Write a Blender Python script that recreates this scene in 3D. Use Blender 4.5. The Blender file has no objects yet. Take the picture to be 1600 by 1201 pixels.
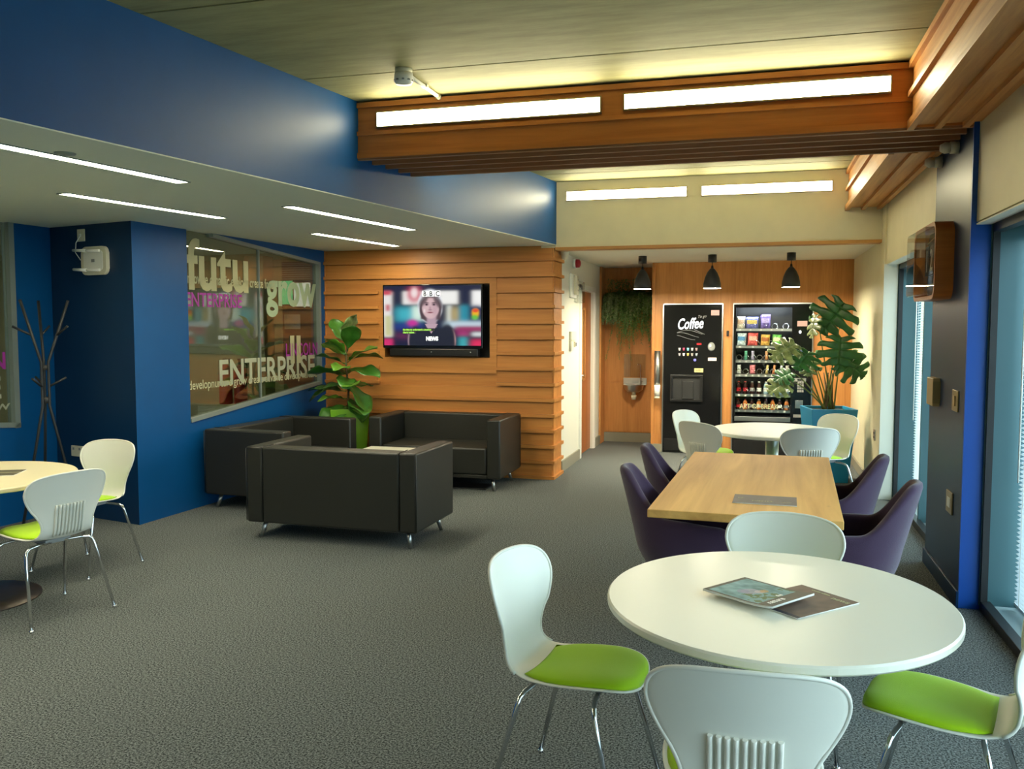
import bpy, bmesh, math, random
import numpy as np
from math import sin, cos, pi, radians, sqrt
from mathutils import Vector, Matrix

S = bpy.context.scene
COL = S.collection

# ------------------------------------------------------------------ camera
FPX = 1370.0
cam_d = bpy.data.cameras.new('camera')
cam = bpy.data.objects.new('camera', cam_d)
COL.objects.link(cam)
cam_d.sensor_fit = 'HORIZONTAL'
cam_d.sensor_width = 36.0
cam_d.lens = 36.0 * FPX / 1600.0
cam_d.clip_start = 0.05
cam.location = (0, 0, 1.6)
cam.rotation_euler = (pi / 2 - math.atan(91 / 1370), 0, math.atan(380 / 1370))
S.camera = cam

# ------------------------------------------------------------------ world, light, exposure
w = bpy.data.worlds.new('sky')
S.world = w
w.use_nodes = True
bg = w.node_tree.nodes['Background']
bg.inputs['Color'].default_value = (0.72, 0.88, 1.0, 1)
bg.inputs['Strength'].default_value = 3.2
S.view_settings.view_transform = 'Standard'
S.view_settings.look = 'None'
S.view_settings.gamma = 1.0
S.view_settings.use_curve_mapping = False
S.view_settings.exposure = 1.58
LAMP_BEAM = 12.0      # emission of the diffusers set in beam and header
LAMP_STRIP = 22.0     # emission of the recessed ceiling strips
LAMP_PENDANT = 140.0
TVGAIN = 0.33
try:
    S.cycles.max_bounces = 8
    S.cycles.diffuse_bounces = 5
    S.cycles.glossy_bounces = 4
    S.cycles.transparent_max_bounces = 12
    S.cycles.sample_clamp_indirect = 6.0
    S.cycles.caustics_reflective = False
    S.cycles.caustics_refractive = False
except Exception:
    pass

def portal(name, loc, sx, sy, rot):
    l = bpy.data.lights.new(name, 'AREA')
    l.shape = 'RECTANGLE'; l.size = sx; l.size_y = sy
    l.cycles.is_portal = True
    o = bpy.data.objects.new(name, l); COL.objects.link(o)
    o.location = loc; o.rotation_euler = rot
portal('window_portal', (1.52, 1.9, 1.1), 2.2, 7.0, (0, pi / 2, 0))
portal('window_portal', (1.52, 7.5, 1.1), 2.2, 2.3, (0, pi / 2, 0))

# ------------------------------------------------------------------ materials
def C(h):
    """sRGB hex -> linear"""
    v = [int(h[i:i + 2], 16) / 255 for i in (0, 2, 4)]
    return tuple((c / 12.92 if c <= 0.04045 else ((c + 0.055) / 1.055) ** 2.4) for c in v)

def mat(name, col, rough=0.5, metal=0.0, spec=0.5, noise=None, bump=None, emit=None, coat=0.0, sheen=0.0, trans=0.0, alpha=None):
    """noise=(scale xyz, amount, detail) mixes a darker/lighter tone; bump=(scale, strength)"""
    m = bpy.data.materials.new(name)
    m.use_nodes = True
    nt = m.node_tree
    b = nt.nodes['Principled BSDF']
    b.inputs['Base Color'].default_value = (*col, 1)
    b.inputs['Roughness'].default_value = rough
    b.inputs['Metallic'].default_value = metal
    b.inputs['Specular IOR Level'].default_value = spec
    b.inputs['Coat Weight'].default_value = coat
    b.inputs['Sheen Weight'].default_value = sheen
    b.inputs['Transmission Weight'].default_value = trans
    if emit:
        b.inputs['Emission Color'].default_value = (*emit[0], 1)
        b.inputs['Emission Strength'].default_value = emit[1]
    tc = nt.nodes.new('ShaderNodeTexCoord')
    if noise:
        sc, amt, det = noise[:3]
        mp = nt.nodes.new('ShaderNodeMapping')
        mp.inputs['Scale'].default_value = sc if hasattr(sc, '__len__') else (sc, sc, sc)
        n = nt.nodes.new('ShaderNodeTexNoise')
        n.inputs['Scale'].default_value = 1.0
        n.inputs['Detail'].default_value = det
        n.inputs['Roughness'].default_value = 0.65
        r = nt.nodes.new('ShaderNodeValToRGB')
        r.color_ramp.elements[0].position = 0.3
        r.color_ramp.elements[1].position = 0.7
        lo = tuple(c * (1 - amt) for c in col)
        hi = noise[3] if len(noise) > 3 else tuple(min(1, c * (1 + amt)) for c in col)
        r.color_ramp.elements[0].color = (*lo, 1)
        r.color_ramp.elements[1].color = (*hi, 1)
        nt.links.new(tc.outputs['Object'], mp.inputs['Vector'])
        nt.links.new(mp.outputs['Vector'], n.inputs['Vector'])
        nt.links.new(n.outputs['Fac'], r.inputs['Fac'])
        nt.links.new(r.outputs['Color'], b.inputs['Base Color'])
    if bump:
        n2 = nt.nodes.new('ShaderNodeTexNoise')
        n2.inputs['Scale'].default_value = bump[0]
        n2.inputs['Detail'].default_value = 3
        bp = nt.nodes.new('ShaderNodeBump')
        bp.inputs['Strength'].default_value = bump[1]
        bp.inputs['Distance'].default_value = 0.01
        nt.links.new(tc.outputs['Object'], n2.inputs['Vector'])
        nt.links.new(n2.outputs['Fac'], bp.inputs['Height'])
        nt.links.new(bp.outputs['Normal'], b.inputs['Normal'])
    return m

def glass_mat(name, tint=(0.9, 0.95, 0.93), gloss=1.0, dust=0.0):
    m = bpy.data.materials.new(name)
    m.use_nodes = True
    nt = m.node_tree
    nt.nodes.clear()
    out = nt.nodes.new('ShaderNodeOutputMaterial')
    mix = nt.nodes.new('ShaderNodeMixShader')
    tr = nt.nodes.new('ShaderNodeBsdfTransparent')
    gl = nt.nodes.new('ShaderNodeBsdfGlossy')
    fr = nt.nodes.new('ShaderNodeFresnel')
    mu = nt.nodes.new('ShaderNodeMath'); mu.operation = 'MULTIPLY'
    mu.inputs[1].default_value = gloss
    mu.use_clamp = True
    ge = nt.nodes.new('ShaderNodeNewGeometry')
    io = nt.nodes.new('ShaderNodeMath'); io.operation = 'MULTIPLY_ADD'      # 1.5 entering, 1/1.5 leaving the pane
    io.inputs[1].default_value = 1 / 1.5 - 1.5; io.inputs[2].default_value = 1.5
    nt.links.new(ge.outputs['Backfacing'], io.inputs[0])
    nt.links.new(io.outputs[0], fr.inputs['IOR'])
    tr.inputs['Color'].default_value = (*tint, 1)
    gl.inputs['Roughness'].default_value = 0.0
    nt.links.new(fr.outputs[0], mu.inputs[0])
    nt.links.new(mu.outputs[0], mix.inputs[0])
    nt.links.new(tr.outputs[0], mix.inputs[1])
    nt.links.new(gl.outputs[0], mix.inputs[2])
    nt.links.new(mix.outputs[0], out.inputs[0])
    return m

def vcol_mat(name, emit=0.0, rough=0.4):
    m = bpy.data.materials.new(name)
    m.use_nodes = True
    nt = m.node_tree
    b = nt.nodes['Principled BSDF']
    a = nt.nodes.new('ShaderNodeVertexColor'); a.layer_name = 'print'
    b.inputs['Roughness'].default_value = rough
    if emit:
        b.inputs['Base Color'].default_value = (0.01, 0.01, 0.01, 1)
        nt.links.new(a.outputs[0], b.inputs['Emission Color'])
        b.inputs['Emission Strength'].default_value = emit
        b.inputs['Roughness'].default_value = 0.25; b.inputs['Specular IOR Level'].default_value = 0.15
    else:
        nt.links.new(a.outputs[0], b.inputs['Base Color'])
    return m

def wood_mat(name, base, dark, axis='x', rough=0.45, knots=False, scale=1.0):
    m = bpy.data.materials.new(name)
    m.use_nodes = True
    nt = m.node_tree
    b = nt.nodes['Principled BSDF']
    b.inputs['Roughness'].default_value = rough
    tc = nt.nodes.new('ShaderNodeTexCoord')
    mp = nt.nodes.new('ShaderNodeMapping')
    s = {'x': (1.2, 22, 22), 'y': (22, 1.2, 22), 'z': (22, 22, 1.2)}[axis]
    mp.inputs['Scale'].default_value = tuple(v * scale for v in s)
    n = nt.nodes.new('ShaderNodeTexNoise')
    n.inputs['Scale'].default_value = 1.0
    n.inputs['Detail'].default_value = 6
    n.inputs['Roughness'].default_value = 0.6
    n.inputs['Distortion'].default_value = 0.6
    r = nt.nodes.new('ShaderNodeValToRGB')
    r.color_ramp.elements[0].position = 0.30
    r.color_ramp.elements[1].position = 0.66
    r.color_ramp.elements[0].color = (*dark, 1)
    r.color_ramp.elements[1].color = (*base, 1)
    nt.links.new(tc.outputs['Object'], mp.inputs['Vector'])
    nt.links.new(mp.outputs['Vector'], n.inputs['Vector'])
    nt.links.new(n.outputs['Fac'], r.inputs['Fac'])
    # slow board to board tone
    mp2 = nt.nodes.new('ShaderNodeMapping')
    s2 = {'x': (0.5, 6.2, 6.2), 'y': (7, 0.5, 7), 'z': (7, 7, 0.5)}[axis]
    mp2.inputs['Scale'].default_value = s2
    n2 = nt.nodes.new('ShaderNodeTexNoise'); n2.inputs['Scale'].default_value = 1.0; n2.inputs['Detail'].default_value = 1
    mx = nt.nodes.new('ShaderNodeMix'); mx.data_type = 'RGBA'; mx.blend_type = 'MULTIPLY'
    r2 = nt.nodes.new('ShaderNodeValToRGB')
    r2.color_ramp.elements[0].position = 0.35; r2.color_ramp.elements[0].color = (0.90, 0.86, 0.82, 1)
    r2.color_ramp.elements[1].position = 0.65; r2.color_ramp.elements[1].color = (1.05, 1.05, 1.05, 1)
    nt.links.new(tc.outputs['Object'], mp2.inputs['Vector'])
    nt.links.new(mp2.outputs['Vector'], n2.inputs['Vector'])
    nt.links.new(n2.outputs['Fac'], r2.inputs['Fac'])
    mx.inputs[0].default_value = 1.0
    nt.links.new(r.outputs['Color'], mx.inputs[6])
    nt.links.new(r2.outputs['Color'], mx.inputs[7])
    last = mx.outputs[2]
    if knots:
        v = nt.nodes.new('ShaderNodeTexVoronoi'); v.inputs['Scale'].default_value = 1.0
        mp3 = nt.nodes.new('ShaderNodeMapping'); mp3.inputs['Scale'].default_value = (5.0, 2.6, 1)
        r3 = nt.nodes.new('ShaderNodeValToRGB')
        r3.color_ramp.elements[0].position = 0.03; r3.color_ramp.elements[0].color = (0.28, 0.18, 0.1, 1)
        r3.color_ramp.elements[1].position = 0.11; r3.color_ramp.elements[1].color = (1, 1, 1, 1)
        mx3 = nt.nodes.new('ShaderNodeMix'); mx3.data_type = 'RGBA'; mx3.blend_type = 'MULTIPLY'; mx3.inputs[0].default_value = 0.8
        nt.links.new(tc.outputs['Object'], mp3.inputs['Vector'])
        nt.links.new(mp3.outputs['Vector'], v.inputs['Vector'])
        nt.links.new(v.outputs['Distance'], r3.inputs['Fac'])
        nt.links.new(last, mx3.inputs[6]); nt.links.new(r3.outputs['Color'], mx3.inputs[7])
        last = mx3.outputs[2]
    nt.links.new(last, b.inputs['Base Color'])
    return m

def carpet_mat():
    m = mat('carpet', (0.135, 0.135, 0.125), rough=0.95, spec=0.1)
    nt = m.node_tree
    b = nt.nodes['Principled BSDF']
    tc = [n for n in nt.nodes if n.type == 'TEX_COORD'][0]
    n = nt.nodes.new('ShaderNodeTexNoise'); n.inputs['Scale'].default_value = 120; n.inputs['Detail'].default_value = 3; n.inputs['Roughness'].default_value = 0.8
    r = nt.nodes.new('ShaderNodeValToRGB')
    r.color_ramp.elements[0].position = 0.42; r.color_ramp.elements[0].color = (0.022, 0.027, 0.027, 1)
    r.color_ramp.elements[1].position = 0.60; r.color_ramp.elements[1].color = (0.245, 0.268, 0.262, 1)
    nt.links.new(tc.outputs['Object'], n.inputs['Vector'])
    nt.links.new(n.outputs['Fac'], r.inputs['Fac'])
    nt.links.new(r.outputs['Color'], b.inputs['Base Color'])
    bp = nt.nodes.new('ShaderNodeBump'); bp.inputs['Strength'].default_value = 0.12; bp.inputs['Distance'].default_value = 0.003
    nt.links.new(n.outputs['Fac'], bp.inputs['Height'])
    nt.links.new(bp.outputs['Normal'], b.inputs['Normal'])
    return m

def concrete_mat():
    m = mat('concrete_ceiling', (0.25, 0.24, 0.15), rough=0.7)
    nt = m.node_tree; b = nt.nodes['Principled BSDF']
    tc = [n for n in nt.nodes if n.type == 'TEX_COORD'][0]
    mp = nt.nodes.new('ShaderNodeMapping'); mp.inputs['Scale'].default_value = (1.0, 6.0, 1)
    n = nt.nodes.new('ShaderNodeTexNoise'); n.inputs['Scale'].default_value = 2.2; n.inputs['Detail'].default_value = 9; n.inputs['Roughness'].default_value = 0.7
    r = nt.nodes.new('ShaderNodeValToRGB')
    r.color_ramp.elements[0].position = 0.3; r.color_ramp.elements[0].color = (0.25, 0.24, 0.105, 1)
    r.color_ramp.elements[1].position = 0.7; r.color_ramp.elements[1].color = (0.41, 0.385, 0.18, 1)
    nt.links.new(tc.outputs['Object'], mp.inputs['Vector']); nt.links.new(mp.outputs['Vector'], n.inputs['Vector'])
    nt.links.new(n.outputs['Fac'], r.inputs['Fac']); nt.links.new(r.outputs['Color'], b.inputs['Base Color'])
    return m

M = {}
M['carpet'] = carpet_mat()
M['concrete'] = concrete_mat()
M['joint'] = mat('joint', (0.03, 0.03, 0.02), 0.9)
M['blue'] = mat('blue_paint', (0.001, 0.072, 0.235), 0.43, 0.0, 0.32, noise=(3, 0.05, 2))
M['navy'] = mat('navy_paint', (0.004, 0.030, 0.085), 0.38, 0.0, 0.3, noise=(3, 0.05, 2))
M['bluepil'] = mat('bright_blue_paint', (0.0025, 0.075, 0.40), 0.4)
M['cream'] = mat('cream_paint', C('d8d0ae'), 0.6, noise=(4, 0.03, 2))
M['white_paint'] = mat('white_paint', C('d9d9cb'), 0.6)
M['ceil_white'] = mat('white_ceiling', C('e2e8d6'), 0.65)
M['oak_x'] = wood_mat('oak_boards', C('cf8e48'), C('bb793a'), 'x')
M['oak_beam'] = wood_mat('oak_beam', C('cc803c'), C('b26a2e'), 'x')
M['oak_y'] = wood_mat('oak_long', C('d39a58'), C('ad7336'), 'y')
M['oak_dark'] = wood_mat('brown_slats', C('a07452'), C('86603f'), 'x')
M['oak_z'] = wood_mat('oak_panel', C('cf9252'), C('bc7e42'), 'z', scale=2.0)
M['table_oak'] = wood_mat('table_oak', C('ecb868'), C('d8a056'), 'y', rough=0.62, knots=True, scale=0.6)
M['trim_oak'] = wood_mat('trim_oak', C('c08a45'), C('a87432'), 'x')
M['door_wood'] = wood_mat('door_veneer', C('b06a35'), C('94531f'), 'z')
M['skirt'] = mat('grey_skirting', C('8b8878'), 0.6)
M['black'] = mat('black_plastic', (0.012, 0.012, 0.013), 0.3)
M['black_matt'] = mat('black_metal', (0.02, 0.021, 0.022), 0.5)
M['blackgloss'] = mat('gloss_black', (0.006, 0.006, 0.007), 0.12)
M['frame_grey'] = mat('aluminium_frame', C('8c9690'), 0.4, metal=0.3)
M['frame_black'] = mat('black_frame', (0.012, 0.013, 0.015), 0.4)
M['teal'] = mat('teal_panel', (0.05, 0.125, 0.145), 0.35)
M['sill'] = mat('pale_sill', C('9fb4b8'), 0.5)
M['leather'] = mat('black_leather', (0.018, 0.018, 0.014), 0.42, bump=(120, 0.12), spec=0.5)
M['leather_seam'] = mat('leather_seam', (0.012, 0.012, 0.010), 0.45)
M['chrome'] = mat('chrome', (0.72, 0.73, 0.74), 0.12, metal=1.0)
M['steel'] = mat('brushed_steel', (0.55, 0.56, 0.56), 0.3, metal=1.0)
M['shell'] = mat('white_plastic', C('e6e5da'), 0.35)
M['tabletop'] = mat('white_laminate', C('e8e6d6'), 0.3)
M['tabletop_yel'] = mat('maple_laminate', C('e6dcb8'), 0.35)
M['green'] = mat('green_fabric', (0.40, 0.66, 0.008), 0.85, bump=(400, 0.2), sheen=0.2, spec=0.2)
M['purple'] = mat('purple_fabric', (0.060, 0.034, 0.072), 0.9, bump=(350, 0.25), sheen=0.35, spec=0.15)
M['greenpot'] = mat('green_gloss_pot', (0.17, 0.40, 0.015), 0.3)
M['bluepot'] = mat('blue_gloss_pot', (0.01, 0.22, 0.42), 0.35)
M['soil'] = mat('soil', (0.03, 0.02, 0.012), 0.95, noise=(60, 0.5, 3))
M['leaf'] = mat('leaf_green', (0.045, 0.16, 0.018), 0.32, noise=(9, 0.35, 3))
M['leaf2'] = mat('leaf_fresh', (0.13, 0.30, 0.03), 0.32, noise=(9, 0.35, 3))
M['leafdark'] = mat('monstera_green', (0.028, 0.125, 0.03), 0.3, noise=(7, 0.35, 3))
M['leafpale'] = mat('variegated_leaf', (0.10, 0.20, 0.04), 0.35, noise=(13, 0.6, 3, (0.36, 0.43, 0.16)))
M['stem'] = mat('stem_green', (0.13, 0.17, 0.04), 0.6)
M['bark'] = mat('bark', (0.16, 0.10, 0.045), 0.8, noise=(30, 0.3, 3))
M['trail'] = mat('trailing_leaf', (0.10, 0.20, 0.045), 0.6, noise=(16, 0.5, 3))
M['trail2'] = mat('pale_trailing_leaf', (0.22, 0.28, 0.12), 0.6, noise=(16, 0.4, 3))
M['glass'] = glass_mat('clear_glass')
M['glass_soft'] = glass_mat('partition_glass', (0.70, 0.73, 0.62), 3.0)
M['glass_vend'] = glass_mat('vending_glass', (0.95, 0.97, 0.97), 0.4)
M['acrylic'] = glass_mat('acrylic', (0.88, 0.90, 0.89), 0.7)
M['vinyl'] = mat('frosted_vinyl', C('aeab84'), 0.7)
M['vinyl_grey'] = mat('grey_vinyl', C('a3a58c'), 0.7)
M['vinyl_green'] = mat('sage_vinyl', C('98a888'), 0.7)
M['purple_vinyl'] = mat('purple_vinyl', C('9a2c90'), 0.6)
M['white'] = mat('white_gloss', C('e8e8e0'), 0.35)
M['offwhite'] = mat('offwhite_plastic', C('d6d2ba'), 0.4)
M['brass'] = mat('satin_plate', C('a39268'), 0.35, metal=0.6)
M['tanbox'] = mat('tan_plastic', C('b9a173'), 0.5)
M['red'] = mat('red_plastic', (0.45, 0.012, 0.02), 0.35)
M['grey'] = mat('grey_plastic', (0.25, 0.26, 0.26), 0.4)
M['darkbase'] = mat('bronze_base', (0.06, 0.045, 0.035), 0.35, metal=0.5)
M['paper'] = mat('paper', C('e4e4e0'), 0.7)
M['room_wall'] = mat('beige_wall', C('b9b291'), 0.7)
M['room_dark'] = mat('dark_curtain', (0.035, 0.035, 0.05), 0.6)
M['blindwhite'] = mat('white_blind', C('e6eef2'), 0.5)
M['diff'] = mat('lit_diffuser', (0.9, 0.9, 0.85), 0.5, emit=((1.0, 0.90, 0.58), LAMP_BEAM))
M['strip'] = mat('lit_strip', (0.9, 0.9, 0.9), 0.5, emit=((1.0, 0.92, 0.66), LAMP_STRIP))
M['office_strip'] = mat('lit_office_strip', (0.9, 0.9, 0.9), 0.5, emit=((1.0, 0.95, 0.78), 17.0))
M['bulb'] = mat('lit_bulb', (0.9, 0.9, 0.9), 0.5, emit=((1.0, 0.90, 0.66), LAMP_PENDANT))
M['vendlamp'] = mat('vending_lamp', (0.9, 0.9, 0.9), 0.5, emit=((0.85, 0.93, 1.0), 45.0))
M['lit_text'] = mat('lit_text', (0.8, 0.85, 0.9), 0.5, emit=((0.75, 0.88, 1.0), 0.35))
M['lit_blue'] = mat('lit_blue', (0.1, 0.1, 0.3), 0.5, emit=((0.28, 0.28, 1.0), 0.35))
M['lit_white'] = mat('lit_white', (0.8, 0.8, 0.8), 0.5, emit=((0.9, 0.95, 1.0), 0.36))
M['lit_green'] = mat('lit_green', (0.1, 0.5, 0.3), 0.5, emit=((0.2, 0.9, 0.45), 0.3))
M['lit_dimgreen'] = mat('lit_caption', (0.2, 0.5, 0.1), 0.5, emit=((0.45, 0.95, 0.12), 0.3))
M['ink'] = mat('dark_ink', (0.02, 0.02, 0.03), 0.5)
M['cordblack'] = mat('black_cord', (0.01, 0.01, 0.01), 0.6)
M['foliage_out'] = mat('garden_leaf', (0.12, 0.26, 0.05), 0.7, noise=(12, 0.5, 3))
M['ground'] = mat('paving', C('9aa0a0'), 0.8, noise=(3, 0.1, 3))

# ------------------------------------------------------------------ geometry helpers
class B:
    def __init__(s):
        s.bm = bmesh.new()
    def box(s, x0, x1, y0, y1, z0, z1, bev=0.0, seg=2):
        return s.obox(((x0 + x1) / 2, (y0 + y1) / 2, (z0 + z1) / 2), (abs(x1 - x0), abs(y1 - y0), abs(z1 - z0)), 0, bev, seg)
    def obox(s, c, size, rz=0.0, bev=0.0, seg=2, mtx=None):
        r = bmesh.ops.create_cube(s.bm, size=1.0)
        vs = r['verts']
        mm = mtx if mtx is not None else Matrix.Translation(c) @ Matrix.Rotation(rz, 4, 'Z')
        mm = mm @ Matrix.Diagonal((*size, 1))
        bmesh.ops.transform(s.bm, matrix=mm, verts=vs)
        if bev > 0:
            es = list({e for v in vs for e in v.link_edges})
            rr = bmesh.ops.bevel(s.bm, geom=es, offset=bev, segments=seg, affect='EDGES', profile=0.5)
            if bev > 0.012:
                for f in rr['faces']: f.smooth = True
        return s
    def prism(s, pts, z0, z1, mtx=None, bev=0.0):
        """pts in local xy, extruded z0..z1"""
        n = len(pts)
        a = sum(pts[i][0] * pts[(i + 1) % n][1] - pts[(i + 1) % n][0] * pts[i][1] for i in range(n))
        if a < 0: pts = pts[::-1]
        lo = [s.bm.verts.new((p[0], p[1], z0)) for p in pts]
        hi = [s.bm.verts.new((p[0], p[1], z1)) for p in pts]
        s.bm.faces.new(lo[::-1]); s.bm.faces.new(hi)
        for i in range(n):
            s.bm.faces.new((lo[i], lo[(i + 1) % n], hi[(i + 1) % n], hi[i]))
        if mtx is not None:
            bmesh.ops.transform(s.bm, matrix=mtx, verts=lo + hi)
        if bev > 0:
            es = list({e for v in lo + hi for e in v.link_edges})
            bmesh.ops.bevel(s.bm, geom=es, offset=bev, segments=2, affect='EDGES', profile=0.5)
        return s
    def tube(s, pts, r, seg=10, cap=True):
        pts = [Vector(p) for p in pts]
        rs = r if hasattr(r, '__len__') else [r] * len(pts)
        rings = []
        up = None
        for i, p in enumerate(pts):
            if i == 0: d = pts[1] - p
            elif i == len(pts) - 1: d = p - pts[i - 1]
            else: d = (pts[i + 1] - p).normalized() + (p - pts[i - 1]).normalized()
            d.normalize()
            if up is None:
                up = Vector((0, 0, 1)) if abs(d.z) < 0.9 else Vector((1, 0, 0))
            a = d.cross(up)
            if a.length < 1e-4: a = d.cross(Vector((0, 1, 0)))
            a.normalize(); b_ = a.cross(d).normalized(); up = b_
            rings.append([s.bm.verts.new(p + (a * cos(2 * pi * k / seg) + b_ * sin(2 * pi * k / seg)) * rs[i]) for k in range(seg)])
        for i in range(len(rings) - 1):
            for k in range(seg):
                f = s.bm.faces.new((rings[i][k], rings[i][(k + 1) % seg], rings[i + 1][(k + 1) % seg], rings[i + 1][k]))
                f.smooth = True
        if cap:
            s.bm.faces.new(rings[0][::-1]); s.bm.faces.new(rings[-1])
        return s
    def lathe(s, prof, c=(0, 0, 0), seg=32, sx=1.0, sy=1.0, smooth=True, mtx=None):
        rings = []
        allv = []
        for (r, z) in prof:
            if r < 1e-5:
                v = s.bm.verts.new((c[0], c[1], c[2] + z)); rings.append([v]); allv.append(v)
            else:
                ring = [s.bm.verts.new((c[0] + r * sx * cos(2 * pi * k / seg), c[1] + r * sy * sin(2 * pi * k / seg), c[2] + z)) for k in range(seg)]
                rings.append(ring); allv += ring
        for i in range(len(rings) - 1):
            a, b_ = rings[i], rings[i + 1]
            for k in range(seg):
                k2 = (k + 1) % seg
                if len(a) == 1 and len(b_) == 1: continue
                if len(a) == 1: f = s.bm.faces.new((a[0], b_[k2], b_[k]))
                elif len(b_) == 1: f = s.bm.faces.new((a[k], a[k2], b_[0]))
                else: f = s.bm.faces.new((a[k], a[k2], b_[k2], b_[k]))
                f.smooth = smooth
        if mtx is not None:
            bmesh.ops.transform(s.bm, matrix=mtx, verts=allv)
        return s
    def grid(s, fn, nu, nv, smooth=True, closed_u=False):
        g = [[s.bm.verts.new(fn(i / nu, j / nv)) for i in range(nu + (0 if closed_u else 1))] for j in range(nv + 1)]
        for j in range(nv):
            for i in range(nu):
                i2 = (i + 1) % nu if closed_u else i + 1
                f = s.bm.faces.new((g[j][i], g[j][i2], g[j + 1][i2], g[j + 1][i]))
                f.smooth = smooth
        return g
    def build(s, name, m, parent=None, recalc=True, solid=0.0, sub=0, kind=None, offset=0, bevm=0.0):
        if recalc: bmesh.ops.recalc_face_normals(s.bm, faces=s.bm.faces[:])
        me = bpy.data.meshes.new(name)
        s.bm.to_mesh(me); s.bm.free()
        me.materials.append(m)
        o = bpy.data.objects.new(name, me)
        COL.objects.link(o)
        if parent is not None: o.parent = parent
        if solid:
            md = o.modifiers.new('thickness', 'SOLIDIFY'); md.thickness = solid; md.offset = offset
        if sub:
            md = o.modifiers.new('smooth', 'SUBSURF'); md.levels = sub; md.render_levels = sub
        if bevm:
            md = o.modifiers.new('bevel', 'BEVEL'); md.width = bevm; md.segments = 2
        if kind: o['kind'] = kind
        return o

def struct(name, b, m, **k):
    return b.build(name, m, kind='structure', **k)

def tag(o, label, cat=None, group=None, kind=None):
    o['label'] = label
    if cat: o['category'] = cat
    if group: o['group'] = group
    if kind: o['kind'] = kind
    return o

def empty(name, loc=(0, 0, 0), rz=0.0, kind=None):
    o = bpy.data.objects.new(name, None)
    COL.objects.link(o)
    o.location = loc; o.rotation_euler = (0, 0, rz)
    o.empty_display_size = 0.1
    if kind: o['kind'] = kind
    return o

def thing(name, label, cat, loc=(0, 0, 0), rz=0.0, group=None):
    return tag(empty(name, loc, rz), label, cat, group)

def kids(o):
    return [c for c in bpy.data.objects if c.parent == o]

def copy_tree(o, parent=None, label=None):
    c = o.copy(); COL.objects.link(c); c.parent = parent
    if label: c['label'] = label
    for ch in kids(o): copy_tree(ch, c)
    return c

def letters(name, body, size, m, parent=None, mtx=None, sx=1.0, bold=0.0, shear=0.0, depth=0.001, align='LEFT', spacing=1.0):
    cu = bpy.data.curves.new(name, 'FONT')
    cu.body = body; cu.size = size; cu.offset = bold; cu.shear = shear
    cu.extrude = depth; cu.align_x = align; cu.space_character = spacing
    cu.resolution_u = 3
    t = bpy.data.objects.new(name + '_tmp', cu); COL.objects.link(t)
    dg = bpy.context.evaluated_depsgraph_get(); dg.update()
    me = bpy.data.meshes.new_from_object(t.evaluated_get(dg))
    me.name = name
    bpy.data.objects.remove(t); bpy.data.curves.remove(cu)
    me.transform(Matrix.Diagonal((sx, 1, 1, 1)))
    if mtx is not None: me.transform(mtx)
    me.materials.clear(); me.materials.append(m)
    o = bpy.data.objects.new(name, me); COL.objects.link(o)
    if parent is not None: o.parent = parent
    return o

def frame_mtx(o, xdir, ydir):
    x = Vector(xdir).normalized(); y = Vector(ydir).normalized(); z = x.cross(y)
    return Matrix(((x.x, y.x, z.x, o[0]), (x.y, y.y, z.y, o[1]), (x.z, y.z, z.z, o[2]), (0, 0, 0, 1)))

def printed(name, img, wdt, hgt, mtx, m, parent=None):
    """flat print: img (h,w,3) linear, row 0 = top; lies in local xy from 0..w, 0..h"""
    h, wd = img.shape[:2]
    xs = np.linspace(0, wdt, wd + 1); ys = np.linspace(hgt, 0, h + 1)
    vx, vy = np.meshgrid(xs, ys)
    co = np.stack([vx.ravel(), vy.ravel(), np.zeros(vx.size)], 1)
    i, j = np.meshgrid(np.arange(wd), np.arange(h))
    a = (j * (wd + 1) + i).ravel()
    faces = np.stack([a, a + wd + 1, a + wd + 2, a + 1], 1)
    me = bpy.data.meshes.new(name)
    me.from_pydata(co.tolist(), [], faces.tolist())
    ca = me.color_attributes.new('print', 'FLOAT_COLOR', 'CORNER')
    cols = np.ones((h * wd, 4, 4), np.float32)
    cols[:, :, :3] = np.clip(img.reshape(-1, 1, 3), 0, 1)
    ca.data.foreach_set('color', cols.ravel())
    me.transform(mtx)
    me.materials.append(m)
    o = bpy.data.objects.new(name, me); COL.objects.link(o)
    if parent is not None: o.parent = parent
    return o

def catmull(P, n):
    P = [np.array(p, float) for p in P]
    out = []
    Q = [2 * P[0] - P[1]] + P + [2 * P[-1] - P[-2]]
    segs = len(P) - 1
    for i in range(n + 1):
        t = i / n * segs
        k = min(int(t), segs - 1); f = t - k
        a, b_, c, d = Q[k], Q[k + 1], Q[k + 2], Q[k + 3]
        out.append(0.5 * ((2 * b_) + (-a + c) * f + (2 * a - 5 * b_ + 4 * c - d) * f * f + (-a + 3 * b_ - 3 * c + d) * f ** 3))
    return out

# ================================================================== SHELL
ZC = 3.07      # concrete ceiling
ZL = 2.43      # low white ceiling
BA = radians(9.0)
def bulk(Y): return -1.99 - math.tan(BA) * (8.88 - Y)
WA = radians(2.8)
wd_ = (sin(WA), cos(WA))

struct('floor', B().box(-9.6, 1.46, -3.2, 12.6, -0.12, 0.0), M['carpet'])

# concrete ceiling in cast strips running across the room
cb = B()
js = [-3.2, -1.18, 0.02, 1.22, 2.42, 3.62, 4.82, 6.02, 7.22, 8.42, 9.05]
for a, b_ in zip(js[:-1], js[1:]):
    cb.box(-4.3, 1.5, a + 0.008, b_ - 0.008, ZC, ZC + 0.1)
cb.box(-4.3, 1.5, -3.2, 9.05, ZC + 0.1, ZC + 0.2)
struct('ceiling', cb, M['concrete'])

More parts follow.
